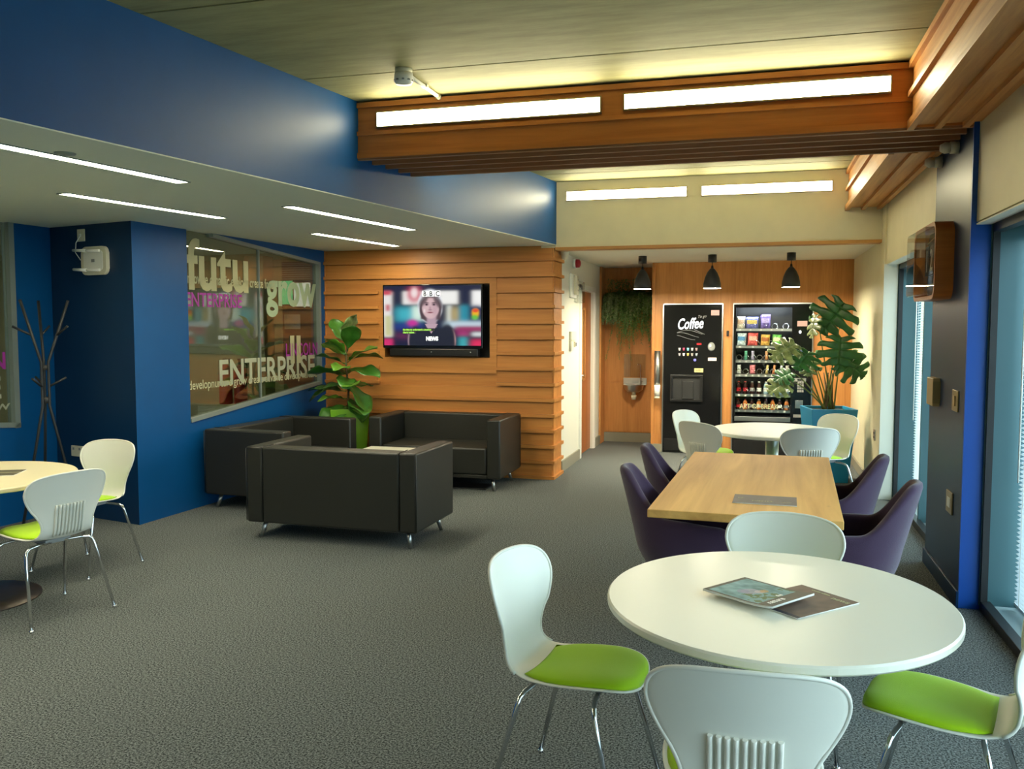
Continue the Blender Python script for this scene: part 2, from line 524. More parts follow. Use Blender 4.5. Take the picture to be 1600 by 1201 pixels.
# low white ceiling on the left
lc = B()
lc.prism([(bulk(8.88), 8.88), (bulk(-3.2), -3.2), (-6.4, -3.2), (-5.9, 6.3), (-4.8, 6.1), (-4.74, 9.0), (-1.99, 9.0)], ZL, ZL + 0.006)
struct('ceiling_low', lc, M['ceil_white'])

# blue wall above the low ceiling
bb = B()
bb.prism([(bulk(8.88), 8.88), (bulk(-3.2), -3.2), (bulk(-3.2) - 0.16, -3.2), (bulk(8.88) - 0.16, 8.88)], ZL + 0.006, ZC)
struct('wall_upper_left', bb, M['blue'])

# header wall at the far end with oak trim
struct('wall_header', B().box(-2.15, 1.4, 8.88, 9.02, 2.405, ZC), M['cream'])
struct('trim_1', B().box(-2.0, 1.145, 8.862, 9.02, 2.378, 2.408), M['trim_oak'])

# slatted oak wall with recess for the television
sw = B()
TX0, TX1, TZ0, TZ1 = -3.905, -2.705, 1.265, 2.05       # recess opening
FX0, FX1, FZ0, FZ1 = -4.00, -2.63, 1.10, 2.11          # plain surround
X0, X1 = -4.66, -2.03
for (a, b_, c, d) in ((X0, TX0, 0, ZL), (TX1, X1, 0, ZL), (TX0, TX1, 0, TZ0), (TX0, TX1, TZ1, ZL)):
    sw.box(a, b_, 8.90, 9.02, c, d)
sw.box(TX0 - .02, TX1 + .02, 9.02, 9.04, TZ0 - .02, TZ1 + .02)
course = 0.1625
k = 0
z = 0.0
random.seed(3)
while z < ZL - 0.02:
    z1 = min(z + course, ZL)
    over = not (z1 <= FZ0 + 0.02 or z + 0.03 >= FZ1)
    spans = [(X0, FX0), (FX1, X1)] if over else [(X0, X1)]
    zz = z
    lip = 0.032
    for (a, b_) in spans:
        # board leaning: upper course flush, lip strip standing out along its lower edge
        sw.box(a, b_ + (0.0), 8.882, 8.90, zz + lip, z1 - 0.011)
        sw.box(a, b_ + 0.034, 8.848, 8.905, zz, zz + lip)
    # return face round the corner
    sw.box(X1 - 0.02, X1 + 0.012, 8.90, 9.28, zz + lip, z1 - 0.004)
    sw.box(X1 - 0.02, X1 + 0.034, 8.905, 9.31, zz, zz + lip)
    z += course
# plain surround around the recess
for (a, b_, c, d) in ((FX0, TX0, FZ0, FZ1), (TX1, FX1, FZ0, FZ1), (TX0, TX1, FZ0, TZ0), (TX0, TX1, TZ1, FZ1)):
    sw.box(a, b_, 8.872, 8.90, c, d)
sw.box(X0, X0 + 0.05, 8.868, 8.90, 0, ZL)
struct('wall_back', sw, M['oak_x'])

# alcove: left white wall with a door, back wall, ceiling, right wall
wl = B()
DY0, DY1 = 10.43, 11.30
wl.box(-2.2, -2.04, 9.02, DY0, 0, 2.42)
wl.box(-2.2, -2.04, DY1, 12.25, 0, 2.42)
wl.box(-2.2, -2.04, DY0, DY1, 2.06, 2.42)
struct('wall_alcove_left', wl, M['white_paint'])
d1 = empty('door_1', (-2.07, DY0, 0)); d1['kind'] = 'structure'
dl = B(); dl.box(-0.045, 0.0, 0.0, DY1 - DY0, 0.01, 2.03, 0.002)
dl.build('door_leaf', M['door_wood'], d1)
db = B()
db.box(-0.02, 0.055, -0.075, -0.003, 0, 2.10, 0.003); db.box(-0.02, 0.055, DY1 - DY0 + 0.003, DY1 - DY0 + 0.08, 0, 2.10, 0.003)
db.box(-0.02, 0.055, -0.075, DY1 - DY0 + 0.08, 2.035, 2.10, 0.003)
db.build('door_frame', M['white'], d1)
vp = B(); vp.box(0.0, 0.004, 0.30, 0.42, 0.95, 1.80); vp.build('vision_panel', M['glass'], d1)
vf = B()
for (a, b_, c, d) in ((0.27, 0.30, 0.92, 1.83), (0.42, 0.45, 0.92, 1.83), (0.27, 0.45, 1.80, 1.83), (0.27, 0.45, 0.92, 0.95)):
    vf.box(0.0, 0.012, a, b_, c, d, 0.002)
vf.build('vision_frame', M['oak_z'], d1)
hb = B(); hb.tube([(0.0, 0.07, 1.0), (0.05, 0.07, 1.0), (0.055, 0.085, 1.0), (0.055, 0.20, 1.0)], 0.009); hb.lathe([(0, 0), (0.026, 0), (0.026, 0.008), (0, 0.008)], mtx=Matrix.Translation((0, 0.07, 1.0)) @ Matrix.Rotation(pi / 2, 4, 'Y'))
hb.build('door_handle', M['chrome'], d1)

ap = B()
for (a, b_, c, d) in ((-1.235, -1.137, 0, 1.888), (-0.387, -0.263, 0, 1.888), (0.663, 1.13, 0, 1.888), (-1.235, 1.13, 1.888, 2.42)):
    ap.box(a, b_, 11.25, 11.30, c, d)
ap.box(-1.27, -1.235, 11.22, 12.1, 0, 2.42)
# panel joints stand proud a little
ap.box(0.69, 0.70, 11.245, 11.25, 0, 2.42)
struct('wall_alcove_back', ap, M['oak_z'])
struct('wall_machine_niche', B().box(-1.235, 1.3, 11.86, 12.0, 0, 2.48), M['joint'])  # closing wall added to stop sky light leaking around the machines
rb = B()
rb.box(-2.2, -1.235, 12.1, 12.25, 0, 2.42)
struct('trim_7', B().box(-2.04, -2.015, 11.78, 12.1, 0, 2.42), M['oak_z'])
rb.box(-1.99, -1.27, 12.088, 12.1, 0.14, 0.825)
rb.box(-1.99, -1.27, 12.088, 12.1, 0.835, 2.30)
struct('wall_alcove_recess', rb, M['oak_z'])
ac = B(); ac.box(-2.2, 1.3, 9.0, 12.25, 2.40, 2.48)
struct('ceiling_alcove', ac, M['white_paint'])
sk = B(); sk.box(-2.04, -1.27, 12.07, 12.09, 0, 0.13); sk.box(-2.04, -2.02, 9.35, DY0 - 0.08, 0, 0.12); sk.box(-2.04, -2.02, DY1 + 0.08, 12.09, 0, 0.12); sk.box(-1.275, -1.13, 11.205, 11.25, 0, 0.10)
sk.box(1.10, 1.12, 8.75, 11.25, 0, 0.10)
struct('baseboard_alcove', sk, M['skirt'])

# right wall: pilaster, far cream wall, near cream wall
XR = 1.12
ZH = 2.165
rw = B()
rw.box(XR, 1.5, 8.66, 11.42, 0, 3.1)            # beyond far window
rw.box(1.137, 1.5, 6.40, 8.66, ZH, 3.1)         # above far window
struct('wall_right', rw, M['cream'])
rn = B()
rn.box(1.165, 1.5, -3.2, 5.40, ZH + 0.01, 3.1)
rn.box(1.165, 1.5, -3.2, -2.0, 0, ZH + 0.01)
struct('wall_right_near', rn, M['cream'])
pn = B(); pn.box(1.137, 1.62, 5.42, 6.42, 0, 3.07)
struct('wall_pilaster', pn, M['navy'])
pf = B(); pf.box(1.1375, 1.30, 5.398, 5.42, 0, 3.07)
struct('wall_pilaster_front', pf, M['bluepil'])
bs = B(); bs.box(1.122, 1.137, 5.385, 6.42, 0, 0.10, 0.003)
struct('baseboard_pilaster', bs, M['navy'])
struct('wall_rear', B().box(-6.6, 1.6, -3.35, -3.2, 0, 3.1), M['cream'])

# ------------------------------------------------ tall windows on the right with blinds
def tall_window(idx, y0, y1, fins, lastjamb):
    r = empty('window_%d' % idx, (0, y0, 0), kind='structure')
    L = y1 - y0
    f = B()
    f.box(1.245, 1.30, 0, L, 0.0, 0.055, 0.003)
    f.box(1.245, 1.30, 0, L, ZH - 0.05, ZH)
    f.box(1.245, 1.28, L - 0.03, L, 0.05, ZH - 0.05)
    f.box(1.245, 1.28, 0, 0.03, 0.05, ZH - 0.05)
    f.box(1.44, 1.50, 0, L, 0.0, 0.06); f.box(1.44, 1.50, 0, L, ZH - 0.06, ZH)
    for y in fins: f.box(1.44, 1.50, y - 0.03, y + 0.03, 0.06, ZH - 0.06)
    f.build('window_frame', M['frame_black'], r)
    s = B(); s.box(1.30, 1.44, 0, L, 0.0, 0.03); s.build('window_sill', M['sill'], r)
    t = B(); 
    for y in fins: t.box(1.282, 1.385, y - 0.02, y + 0.02, 0.03, ZH)
    t.box(1.24, 1.435, L - 0.012, L, 0.03, ZH - 0.001)
    t.build('cavity_fin', M['teal'], r)
    g = B(); g.box(1.466, 1.472, 0, L, 0.06, ZH - 0.06); g.build('glass', M['glass'], r)
    return r
tall_window(1, 6.42, 8.655, [1.16], True)
tall_window(2, -2.0, 5.395, [0.35, 1.4, 2.45, 3.5, 4.55, 5.6, 6.65], True)
jb = B(); jb.box(XR - 0.002, 1.235, 8.645, 8.66, 0, ZH); jb.box(1.137, 1.24, 6.42, 8.65, ZH - 0.006, ZH)
jb.box(1.165, 1.24, -2.0, 5.398, ZH - 0.006, ZH + 0.002)
struct('trim_2', jb, M['white_paint'])

def blind(y0, y1, label):
    r = thing('venetian_blind', label, 'blind', (1.415, y0, 0), 0, 'venetian blinds in the tall windows')
    L = y1 - y0
    h = B(); h.box(-0.014, 0.014, 0, L, ZH - 0.10, ZH - 0.063); h.build('head_rail', M['blindwhite'], r)
    s = B()
    z = 0.09
    while z < ZH - 0.11:
        a = radians(22)
        dx, dz = 0.0125 * cos(a), 0.0125 * sin(a)
        vs = [s.bm.verts.new(p) for p in ((-dx, 0, z - dz), (dx, 0, z + dz), (dx, L, z + dz), (-dx, L, z - dz))]
        s.bm.faces.new(vs)
        z += 0.024
    s.build('slats', M['blindwhite'], r, recalc=False, solid=0.0012)
    b = B(); b.box(-0.012, 0.012, 0, L, 0.062, 0.078); b.build('bottom_rail', M['blindwhite'], r)
    for y in (0.10, L - 0.10):
        c = B(); c.tube([(-0.015, y, 0.08), (-0.015, y, ZH - 0.1)], 0.0015, 4); c.build('cord', M['white'], r)
    c = B(); c.tube([(-0.024, L - 0.04, 0.75), (-0.024, L - 0.04, ZH - 0.1)], 0.005, 6); c.build('tilt_wand', M['white'], r)
fy = [-1.97, -0.62, 0.43, 1.48, 2.53, 3.58, 4.63, 5.36]
for i in range(7):
    blind(fy[i] + 0.03, fy[i + 1] - 0.03, ['white venetian blind at the rear end of the near window', 'white venetian blind second from the rear of the near window', 'white venetian blind third from the rear of the near window', 'white venetian blind beside the near right chair, behind the camera', 'white venetian blind right of the camera in the near window', 'white venetian blind right of the round white table', 'white venetian blind next to the blue pilaster, near window'][i])
blind(6.45, 7.55, 'white venetian blind in the far window, half next to the pilaster')
blind(7.61, 8.64, 'white venetian blind in the far window, half next to the cream wall')

# garden outside
struct('ground', B().box(1.62, 30, -20, 40, -0.3, -0.05), M['ground'])
def bush(loc, r, seed, label):
    random.seed(seed)
    b = B()
    for k in range(420):
        th = random.uniform(0, 2 * pi); ph = math.acos(random.uniform(-0.4, 1)); rr = r * random.uniform(0.75, 1.0)
        p = Vector((rr * sin(ph) * cos(th), rr * sin(ph) * sin(th), r * 0.75 + rr * cos(ph)))
        mt = Matrix.Translation(p) @ Matrix.Rotation(random.uniform(0, 6.28), 4, 'Z') @ Matrix.Rotation(random.uniform(-1, 1), 4, 'X')
        vs = [b.bm.verts.new(mt @ Vector(q)) for q in ((0, -0.09, 0), (0.04, 0, 0.01), (0, 0.09, 0), (-0.04, 0, 0.01))]
        b.bm.faces.new(vs)
    t = thing('garden_shrub', label, 'shrub', loc)
    b.build('foliage', M['foliage_out'], t, recalc=False)
    s = B(); s.tube([(0, 0, 0), (0.03, 0, r * 0.8)], 0.04, 8); s.build('trunk', M['bark'], t)
bush((3.4, 17.5, -0.05), 1.1, 5, 'green garden shrub outside, seen through the far window blind')

# ------------------------------------------------ left walls with slanted partition windows
P0 = (-4.763, 5.927)
def WB(s, z=0.0, off=0.0):
    return (P0[0] + wd_[0] * s + wd_[1] * off, P0[1] + wd_[1] * s - wd_[0] * off, z)
mB = frame_mtx((P0[0], P0[1], 0), (wd_[0], wd_[1], 0), (0, 0, 1))   # x along wall, y up, z into the room
EB = 2.98
sL, sR = 0.655, 2.85
zl0, zr0 = 0.762, 0.962
zr1 = 2.30
sT = 1.0
wb = B()
TH = -0.12
wb.prism([WB(0)[:2], WB(sL)[:2], WB(sL, 0, -0.12)[:2], (P0[0] - .105, P0[1] + .09)], 0, ZL)
wb.prism([(sL, 0), (EB, 0), (EB, zr0 + 0.0), (sR, zr0), (sL, zl0)], TH, 0, mB)
wb.prism([(sR, zr0), (EB, zr0), (EB, ZL), (sR, ZL)], TH, 0, mB)
wb.prism([(sT, ZL), (sR, zr1), (sR, ZL)], TH, 0, mB)
struct('wall_left', wb, M['blue'])
w3 = empty('window_3', (0, 0, 0), kind='structure')
f = B()
def bar(b, p, q, wdt, z0, z1, mt):
    p = Vector((p[0], p[1])); q = Vector((q[0], q[1])); d = (q - p).normalized(); n = Vector((-d.y, d.x)) * wdt
    b.prism([tuple(p), tuple(q), tuple(q + n), tuple(p + n)], z0, z1, mt)
bar(f, (sL, zl0), (sR, zr0), 0.035, -0.06, 0.012, mB)
bar(f, (sR, zr0), (sR, zr1), 0.035, -0.06, 0.012, mB)
bar(f, (sR, zr1), (sT, ZL - 0.002), 0.03, -0.06, 0.012, mB)
f.build('window_frame', M['frame_grey'], w3)
f = B(); bar(f, (1.745, 0.87), (1.745, 2.38), 0.012, -0.045, -0.015, mB); f.build('mullion', M['frame_grey'], w3)
g = B(); g.prism([(sL, zl0 + 0.01), (sR - 0.01, zr0 + 0.01), (sR - 0.01, zr1 - 0.01), (sT, ZL - 0.01), (sL, ZL - 0.003)], -0.035, -0.029, mB)
g.build('glass', M['glass_soft'], w3)
def wtext(name, body, s, z, size, m, sx=1.0, bold=0.0, width=None, parent=w3, mt=mB, lift=-0.026):
    o = letters(name, body, size, m, parent, Matrix.Identity(4), 1.0, bold, 0, 0.0006)
    xs = [v.co.x for v in o.data.vertices]
    if width: sx = width / (max(xs) - min(xs))
    x0 = min(xs)
    o.data.transform(mt @ Matrix.Translation((s, z, lift)) @ Matrix.Diagonal((sx, 1, 1, 1)) @ Matrix.Translation((-x0, 0, 0)))
    return o
wtext('lettering', 'futu', 0.67, 1.93, 0.62, M['vinyl'], bold=0.012, width=0.90)
wtext('lettering', 'innovate dynamic explore create focus', 0.67, 1.975, 0.135, M['vinyl'], bold=0.002, width=1.35)
wtext('lettering', 'ENTERPRISE', 0.66, 1.775, 0.175, M['purple_vinyl'], bold=0.002, width=0.80)
wtext('lettering', 'grow', 1.86, 1.82, 0.50, M['vinyl_green'], bold=0.014, width=0.95)
wtext('lettering', 'll', 2.28, 1.22, 0.40, M['vinyl'], bold=0.010, width=0.20)
wtext('lettering', 'LINCOLN', 2.20, 1.29, 0.19, M['purple_vinyl'], bold=0.002, width=0.62)
wtext('lettering', 'ENTERPRISE', 1.10, 1.06, 0.33, M['vinyl_grey'], bold=0.006, width=1.66)
wtext('lettering', 'developnurture grow create advance develop nurture', 0.67, 1.045, 0.115, M['vinyl'], bold=0.001, width=2.13)

# pillar face with router
P1 = (-5.765, 6.165)
ld = Vector((P0[0] - P1[0], P0[1] - P1[1], 0)); LL = ld.length; ld.normalize()
mD = frame_mtx((P1[0], P1[1], 0), ld, (0, 0, 1))       # x left->right, z toward camera
pb = B(); pb.prism([P1, (P0[0] - .001, P0[1]), (P0[0] - .106, P0[1] + .09), (P1[0] + .03, P1[1] + .12)], 0, ZL)
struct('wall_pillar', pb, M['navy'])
# far-left wall
mA = frame_mtx((P1[0], P1[1], 0), (wd_[0], wd_[1], 0), (0, 0, 1))    # s negative goes toward the camera
wa = B()
aR, aL = -0.37, -2.75
wa.prism([(aR, 0), (0.05, 0), (0.05, ZL), (aR, ZL)], -0.12, 0, mA)
wa.prism([(aL, 0), (aR, 0), (aR, 0.775), (aL, 1.0)], -0.12, 0, mA)
wa.prism([(-9.4, 0), (aL, 0), (aL, ZL), (-9.4, ZL)], -0.12, 0, mA)
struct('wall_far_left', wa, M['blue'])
w4 = empty('window_4', (0, 0, 0), kind='structure')
f = B()
bar(f, (aL, 1.0), (aR, 0.775), 0.04, -0.06, 0.012, mA)
bar(f, (aR, 0.775), (aR, ZL), 0.05, -0.06, 0.012, mA)
bar(f, (aL + 0.04, 1.0), (aL + 0.04, ZL), 0.04, -0.06, 0.012, mA)
f.build('window_frame', M['frame_grey'], w4)
g = B(); g.prism([(aL, 1.0), (aR - 0.01, 0.79), (aR - 0.01, ZL - .003), (aL, ZL - .003)], -0.035, -0.029, mA); g.build('glass', M['glass_soft'], w4)
wtext('lettering', 'dynami', -1.0, 2.10, 0.13, M['vinyl_grey'], parent=w4, mt=mA, width=0.50)
wtext('lettering', 'grow', -1.9, 1.93, 0.42, M['vinyl_green'], parent=w4, mt=mA, width=1.28, bold=0.01)
wtext('lettering', 'LINCOLN', -1.30, 1.26, 0.19, M['purple_vinyl'], parent=w4, mt=mA, width=0.84, bold=0.004)
wtext('lettering', 'ENTERPRISE', -2.04, 1.03, 0.24, M['vinyl_grey'], parent=w4, mt=mA, width=1.53, bold=0.006)
wtext('lettering', 'nurture grow', -1.53, 0.93, 0.11, M['vinyl_grey'], parent=w4, mt=mA, width=1.10)

# ------------------------------------------------ the room behind the partition
rr_ = B()
rr_.box(-9.6, -4.55, 10.9, 11.05, 0, 2.6)
rr_.box(-9.6, -9.45, -3.2, 11.0, 0, 2.6)
rr_.box(-6.50, -6.22, 10.25, 10.5, 0, 2.6)
struct('wall_office_back', rr_, M['room_wall'])
struct('wall_office_right', B().prism([(-4.74, 9.0), (-4.62, 9.02), (-4.55, 10.95), (-4.75, 10.95)], 0, 2.6), M['room_wall'])
struct('ceiling_office', B().prism([(-9.6, -3.2), (-6.25, -3.2), (-5.83, 6.2), (-4.9, 6.02), (-4.76, 9.0), (-4.6, 11.0), (-9.6, 11.0)], 2.52, 2.6), M['ceil_white'])
w5 = empty('window_5', (0, 0, 0), kind='structure')
b = B(); b.box(-6.30, -5.1, 10.86, 10.9, 0.55, 2.48); b.build('dark_glazing', M['room_dark'], w5)
b = B()
for i in range(14): b.box(-6.28, -5.12, 10.825, 10.845, 2.06 + i * 0.03, 2.075 + i * 0.03)
b.build('blind_slats', M['grey'], w5)
b = B()
for zz in (0.95, 1.25, 1.55, 1.85): b.box(-6.3, -5.1, 10.84, 10.86, zz, zz + 0.02)
b.build('glazing_bars', M['frame_black'], w5)

# ================================================================== beams
def hbeam():
    b = B()
    xl = lambda Y: bulk(Y) + 0.0
    b.prism([(xl(5.385), 5.385), (1.13, 5.385), (1.13, 6.05), (xl(6.05), 6.05)], 2.715, ZC - 0.012)
    for (z0, z1, d) in ((3.025, 3.058, .022), (2.845, 2.872, .022), (2.70, 2.735, .022), (2.735, 2.845, .008)):
        b.prism([(xl(5.385) - 0.0, 5.385 - d), (1.13, 5.385 - d), (1.13, 5.386), (xl(5.385), 5.386)], z0, z1)
    b.prism([(xl(6.05), 6.05), (1.13, 6.05), (1.13, 6.07), (xl(6.07), 6.07)], 2.70, 2.735)
    return b
struct('trim_3', hbeam(), M['oak_beam'])
us = B()
for i in range(5):
    y = 5.375 + i * 0.165
    us.prism([(bulk(y), y), (1.13, y), (1.13, y + 0.028), (bulk(y + 0.028), y + 0.028)], 2.688, 2.716)
struct('trim_4', us, M['oak_dark'])
def long_beam(y0, y1):
    b = B()
    b.box(0.815, 1.17, y0, y1, 2.712, ZC - 0.012)
    for (z0, z1) in ((3.025, 3.058), (2.865, 2.895), (2.69, 2.735)):
        b.box(0.79, 0.816, y0, y1, z0, z1)
    for x in (0.79, 0.93, 1.07):
        b.box(x, x + 0.035, y0, y1, 2.685, 2.713)
    return b
struct('trim_5', long_beam(-3.2, 5.36), M['oak_y'])
struct('trim_6', long_beam(6.075, 8.88), M['oak_y'])

def lamp_bar(x0, x1, y, z0, z1, label):
    t = thing('wall_light', label, 'light', ((x0 + x1) / 2, y, (z0 + z1) / 2), 0, 'long lit panels in the beam and header')
    W, Hh = (x1 - x0) / 2, (z1 - z0) / 2
    f = B()
    e = 0.008
    for (a, b_, c, d) in ((-W - e, W + e, Hh, Hh + e), (-W - e, W + e, -Hh - e, -Hh), (-W - e, -W, -Hh, Hh), (W, W + e, -Hh, Hh)):
        f.box(a, b_, -0.012, 0.012, c, d)
    f.build('frame', M['brass'], t)
    p = B(); p.box(-W, W, -0.006, 0.006, -Hh, Hh); p.build('diffuser', M['diff'], t)
lamp_bar(-2.40, -0.935, 5.373, 2.898, 2.985, 'long bright light panel in the oak beam, left one')
lamp_bar(-0.785, 0.70, 5.373, 2.905, 2.99, 'long bright light panel in the oak beam, right one')
lamp_bar(-2.25, -0.935, 6.062, 2.898, 2.985, 'added unseen light panel on the rear face of the oak beam, left one')  # both rear panels are unseen, added to brighten the far header wall
lamp_bar(-0.785, 0.70, 6.062, 2.905, 2.99, 'added unseen light panel on the rear face of the oak beam, right one')
lamp_bar(-1.88, -0.68, 8.87, 2.878, 2.965, 'bright light panel in the far cream header wall, left one')
lamp_bar(-0.53, 0.67, 8.87, 2.878, 2.965, 'bright light panel in the far cream header wall, right one')

def strip_light(x0, y0, x1, y1, label, z=ZL, em='strip'):
    c = ((x0 + x1) / 2, (y0 + y1) / 2, z); L = math.hypot(x1 - x0, y1 - y0) / 2
    t = thing('ceiling_light', label, 'light', c, -math.atan2(x1 - x0, y1 - y0), 'recessed strip lights in the ceilings')
    f = B()
    W = 0.04
    for (a, b_, c_, d) in ((-W - .01, -W, -L - .01, L + .01), (W, W + .01, -L - .01, L + .01), (-W, W, -L - .01, -L), (-W, W, L, L + .01)):
        f.box(a, b_, c_, d, -0.006, 0.0)
    f.build('frame', M['frame_grey'], t)
    p = B(); p.box(-W, W, -L, L, -0.003, 0.0); p.build('diffuser', M[em], t)
strip_light(-3.40, 3.05, -3.20, 4.43, 'bright recessed ceiling strip nearest the camera, by the blue upper wall')
strip_light(-4.19, 4.60, -3.96, 5.95, 'bright recessed ceiling strip in front of the navy pillar')
strip_light(-3.135, 5.50, -2.87, 7.12, 'bright recessed ceiling strip above the sofas, by the blue upper wall')
strip_light(-3.82, 7.16, -3.60, 8.50, 'bright recessed ceiling strip closest to the oak wall')
strip_light(-3.78, 0.60, -3.58, 1.98, 'added unseen recessed ceiling strip behind the camera, by the blue upper wall')  # this and the next two strips are out of view, added to light the room
strip_light(-4.6, 2.1, -4.38, 3.5, 'added recessed ceiling strip over the left table, out of view')
strip_light(-5.0, -0.4, -4.8, 1.0, 'added recessed ceiling strip at the left rear, out of view')
strip_light(-7.3, 8.6, -7.1, 10.0, 'lit strip in the office ceiling behind the slanted glass', 2.52, 'office_strip')
strip_light(-7.9, 5.3, -7.7, 6.7, 'added unseen lit strip in the office ceiling nearer the far-left window', 2.52, 'office_strip')  # extra strip out of view, added to brighten the office

# ================================================================== FURNITURE
# ---------- white shell chair
SEATP = [  # y, z, half width
    (0.232, 0.428, 0.00), (0.228, 0.433, 0.075), (0.212, 0.442, 0.135), (0.175, 0.451, 0.178), (0.11, 0.453, 0.202), (0.03, 0.448, 0.207),
    (-0.05, 0.443, 0.197), (-0.115, 0.442, 0.178), (-0.165, 0.455, 0.160), (-0.193, 0.487, 0.148), (-0.206, 0.53, 0.148), (-0.216, 0.58, 0.168),
    (-0.228, 0.635, 0.202), (-0.242, 0.69, 0.228), (-0.256, 0.74, 0.232), (-0.268, 0.78, 0.212), (-0.275, 0.803, 0.17), (-0.279, 0.815, 0.10), (-0.280, 0.819, 0.0)]
NV = 44
ROWS = catmull(SEATP, NV)
def shell_pt(u, v):
    t = v * NV; k = min(int(t), NV - 1); f = t - k
    y, z, wdt = ROWS[k] * (1 - f) + ROWS[k + 1] * f
    wdt = max(wdt, 0)
    U = (u - 0.5) * 2
    back = min(1, max(0, (z - 0.47) / 0.15))
    yy = y + 0.055 * back * (U * wdt / 0.23) ** 2
    zz = z + (1 - back) * 0.018 * U * U * (wdt / 0.2) - (0.0)
    return Vector((U * wdt, yy, zz))
def make_chair(label):
    t = thing('dining_chair', label, 'chair', group='white shell chairs with green seat pads')
    b = B()
    b.grid(shell_pt, 14, NV)
    bmesh.ops.remove_doubles(b.bm, verts=b.bm.verts[:], dist=0.0004)
    b.build('shell', M['shell'], t, solid=0.008, sub=1, offset=0, recalc=True)
    # raised rim following the outline
    rim = [shell_pt(1, v / 60) for v in range(26, 61)] + [shell_pt(0, v / 60) for v in range(59, 25, -1)]
    b = B(); b.tube(rim, 0.006, 8); b.build('rim', M['shell'], t)
    # seat pad
    v0, v1 = 0.035, 0.405
    def pad(top):
        def fn(u, v):
            p = shell_pt(0.5 + (u - 0.5) * 0.93, v0 + (v1 - v0) * v)
            # round the pad's outline
            V = v * 2 - 1; U = u * 2 - 1
            e = 1 - 0.10 * max(0, abs(V) - 0.55) / 0.45
            p.x *= e
            h = (1 - abs(U) ** 5) * (1 - abs(V) ** 7)
            p.z += 0.005 + (0.030 * h if top else 0)
            return p
        return fn
    b = B()
    b.grid(pad(True), 16, 18); b.grid(pad(False), 16, 18)
    bmesh.ops.remove_doubles(b.bm, verts=b.bm.verts[:], dist=0.0006)
    b.build('seat_pad', M['green'], t)
    # ribbed panel low on the back
    b = B()
    for i in range(9):
        x = -0.080 + i * 0.020
        pts = []
        for q in range(9):
            v = 0.475 + 0.20 * q / 8
            p = shell_pt(0.5, v)
            p.x = x; p.y += 0.055 * min(1, max(0, (p.z - 0.47) / 0.15)) * (x / 0.23) ** 2 - 0.009
            pts.append(p)
        b.tube(pts, 0.0072, 6)
    b.build('rib_panel', M['shell'], t)
    # under-seat bracket
    b = B(); b.box(-0.075, 0.075, -0.11, 0.13, 0.413, 0.436, 0.004); b.build('bracket', M['grey'], t)
    for sy in (1, -1):
        for sx in (1, -1):
            b = B()
            y0 = 0.10 * sy
            y1 = (0.225 if sy > 0 else -0.235)
            b.tube([(0.02 * sx, y0, 0.420), (0.13 * sx, y0 * 1.12, 0.417), (0.172 * sx, y0 * 1.2, 0.412), (0.190 * sx, y0 * 1.26, 0.40), (0.200 * sx, y0 * 1.32, 0.375), (0.245 * sx, y1, 0.008)], 0.0085, 10)
            b.lathe([(0, 0), (0.011, 0), (0.011, 0.012), (0, 0.012)], (0.245 * sx, y1, 0), 10)
            b.build('leg', M['chrome'], t)
    return t
chairs = [
    # x, y, facing angle (deg, 0 = +Y, ccw), label
    (-0.56, 2.84, -99, 'white shell chair with green pad at the left of the nearest round table'),
    (-0.015, 2.285, 2, 'white shell chair seen from behind, in front of the nearest round table'),
    (0.575, 2.83, 73, 'white shell chair with green pad cut off by the right edge of the photo'),
    (0.10, 3.53, 172, 'white shell chair between the nearest round table and the oak table'),
    (-3.79, 3.95, 76, 'white shell chair seen from behind, in front of the pale left table'),
    (-4.26, 4.78, 175, 'white shell chair in front of the navy pillar, facing the camera'),
    (-0.42, 8.12, -115, 'white shell chair in front of the coffee machine, farther one'),
    (-0.30, 7.48, -40, 'white shell chair behind the left end of the oak table, greyish back'),
    (0.36, 7.33, 18, 'white shell chair with ribbed back behind the right end of the oak table'),
    (0.56, 8.06, 130, 'white shell chair beside the blue planter with its green pad'),
]
proto = None
for (x, y, a, lab) in chairs:
    c = make_chair(lab) if proto is None else copy_tree(proto, None, lab)
    if proto is None: proto = c
    c.location = (x, y, 0); c.rotation_euler = (0, 0, radians(a))

# ---------- round tables
def round_table(name, loc, rx, ry, top, label, base_r=0.30, colm='chrome', basem='darkbase', cr=0.035):
    t = thing(name, label, 'table', loc)
    b = B()
    e = 0.006
    b.lathe([(0, 0.702), (1 - .01, 0.702), (1, 0.708), (1, 0.724), (1 - .01, 0.73), (0, 0.73)], (0, 0, 0), 72, rx, ry)
    for f in b.bm.faces:
        f.smooth = False
    b.build('table_top', M[top], t)
    b = B(); b.tube([(0, 0, 0.02), (0, 0, 0.69)], cr, 20); b.lathe([(0, 0.68), (0.12, 0.68), (0.12, 0.702), (0, 0.702)], seg=24)
    b.build('column', M[colm], t)
    b = B(); b.lathe([(0, 0), (base_r, 0), (base_r, 0.008), (base_r * 0.6, 0.016), (0.05, 0.03), (0, 0.03)], seg=48)
    b.build('base', M[basem], t)
    return t
round_table('round_table', (0.08, 2.90, 0), 0.54, 0.585, 'tabletop', 'nearest round white table with two magazines on it')
round_table('round_table', (-4.41, 4.02, 0), 0.585, 0.585, 'tabletop_yel', 'pale round table cut off by the left edge of the photo', 0.37)
round_table('round_table', (0.15, 7.68, 0), 0.50, 0.56, 'tabletop', 'round white table at the far end, in front of the snack machine', 0.28, 'steel', 'steel', 0.055)

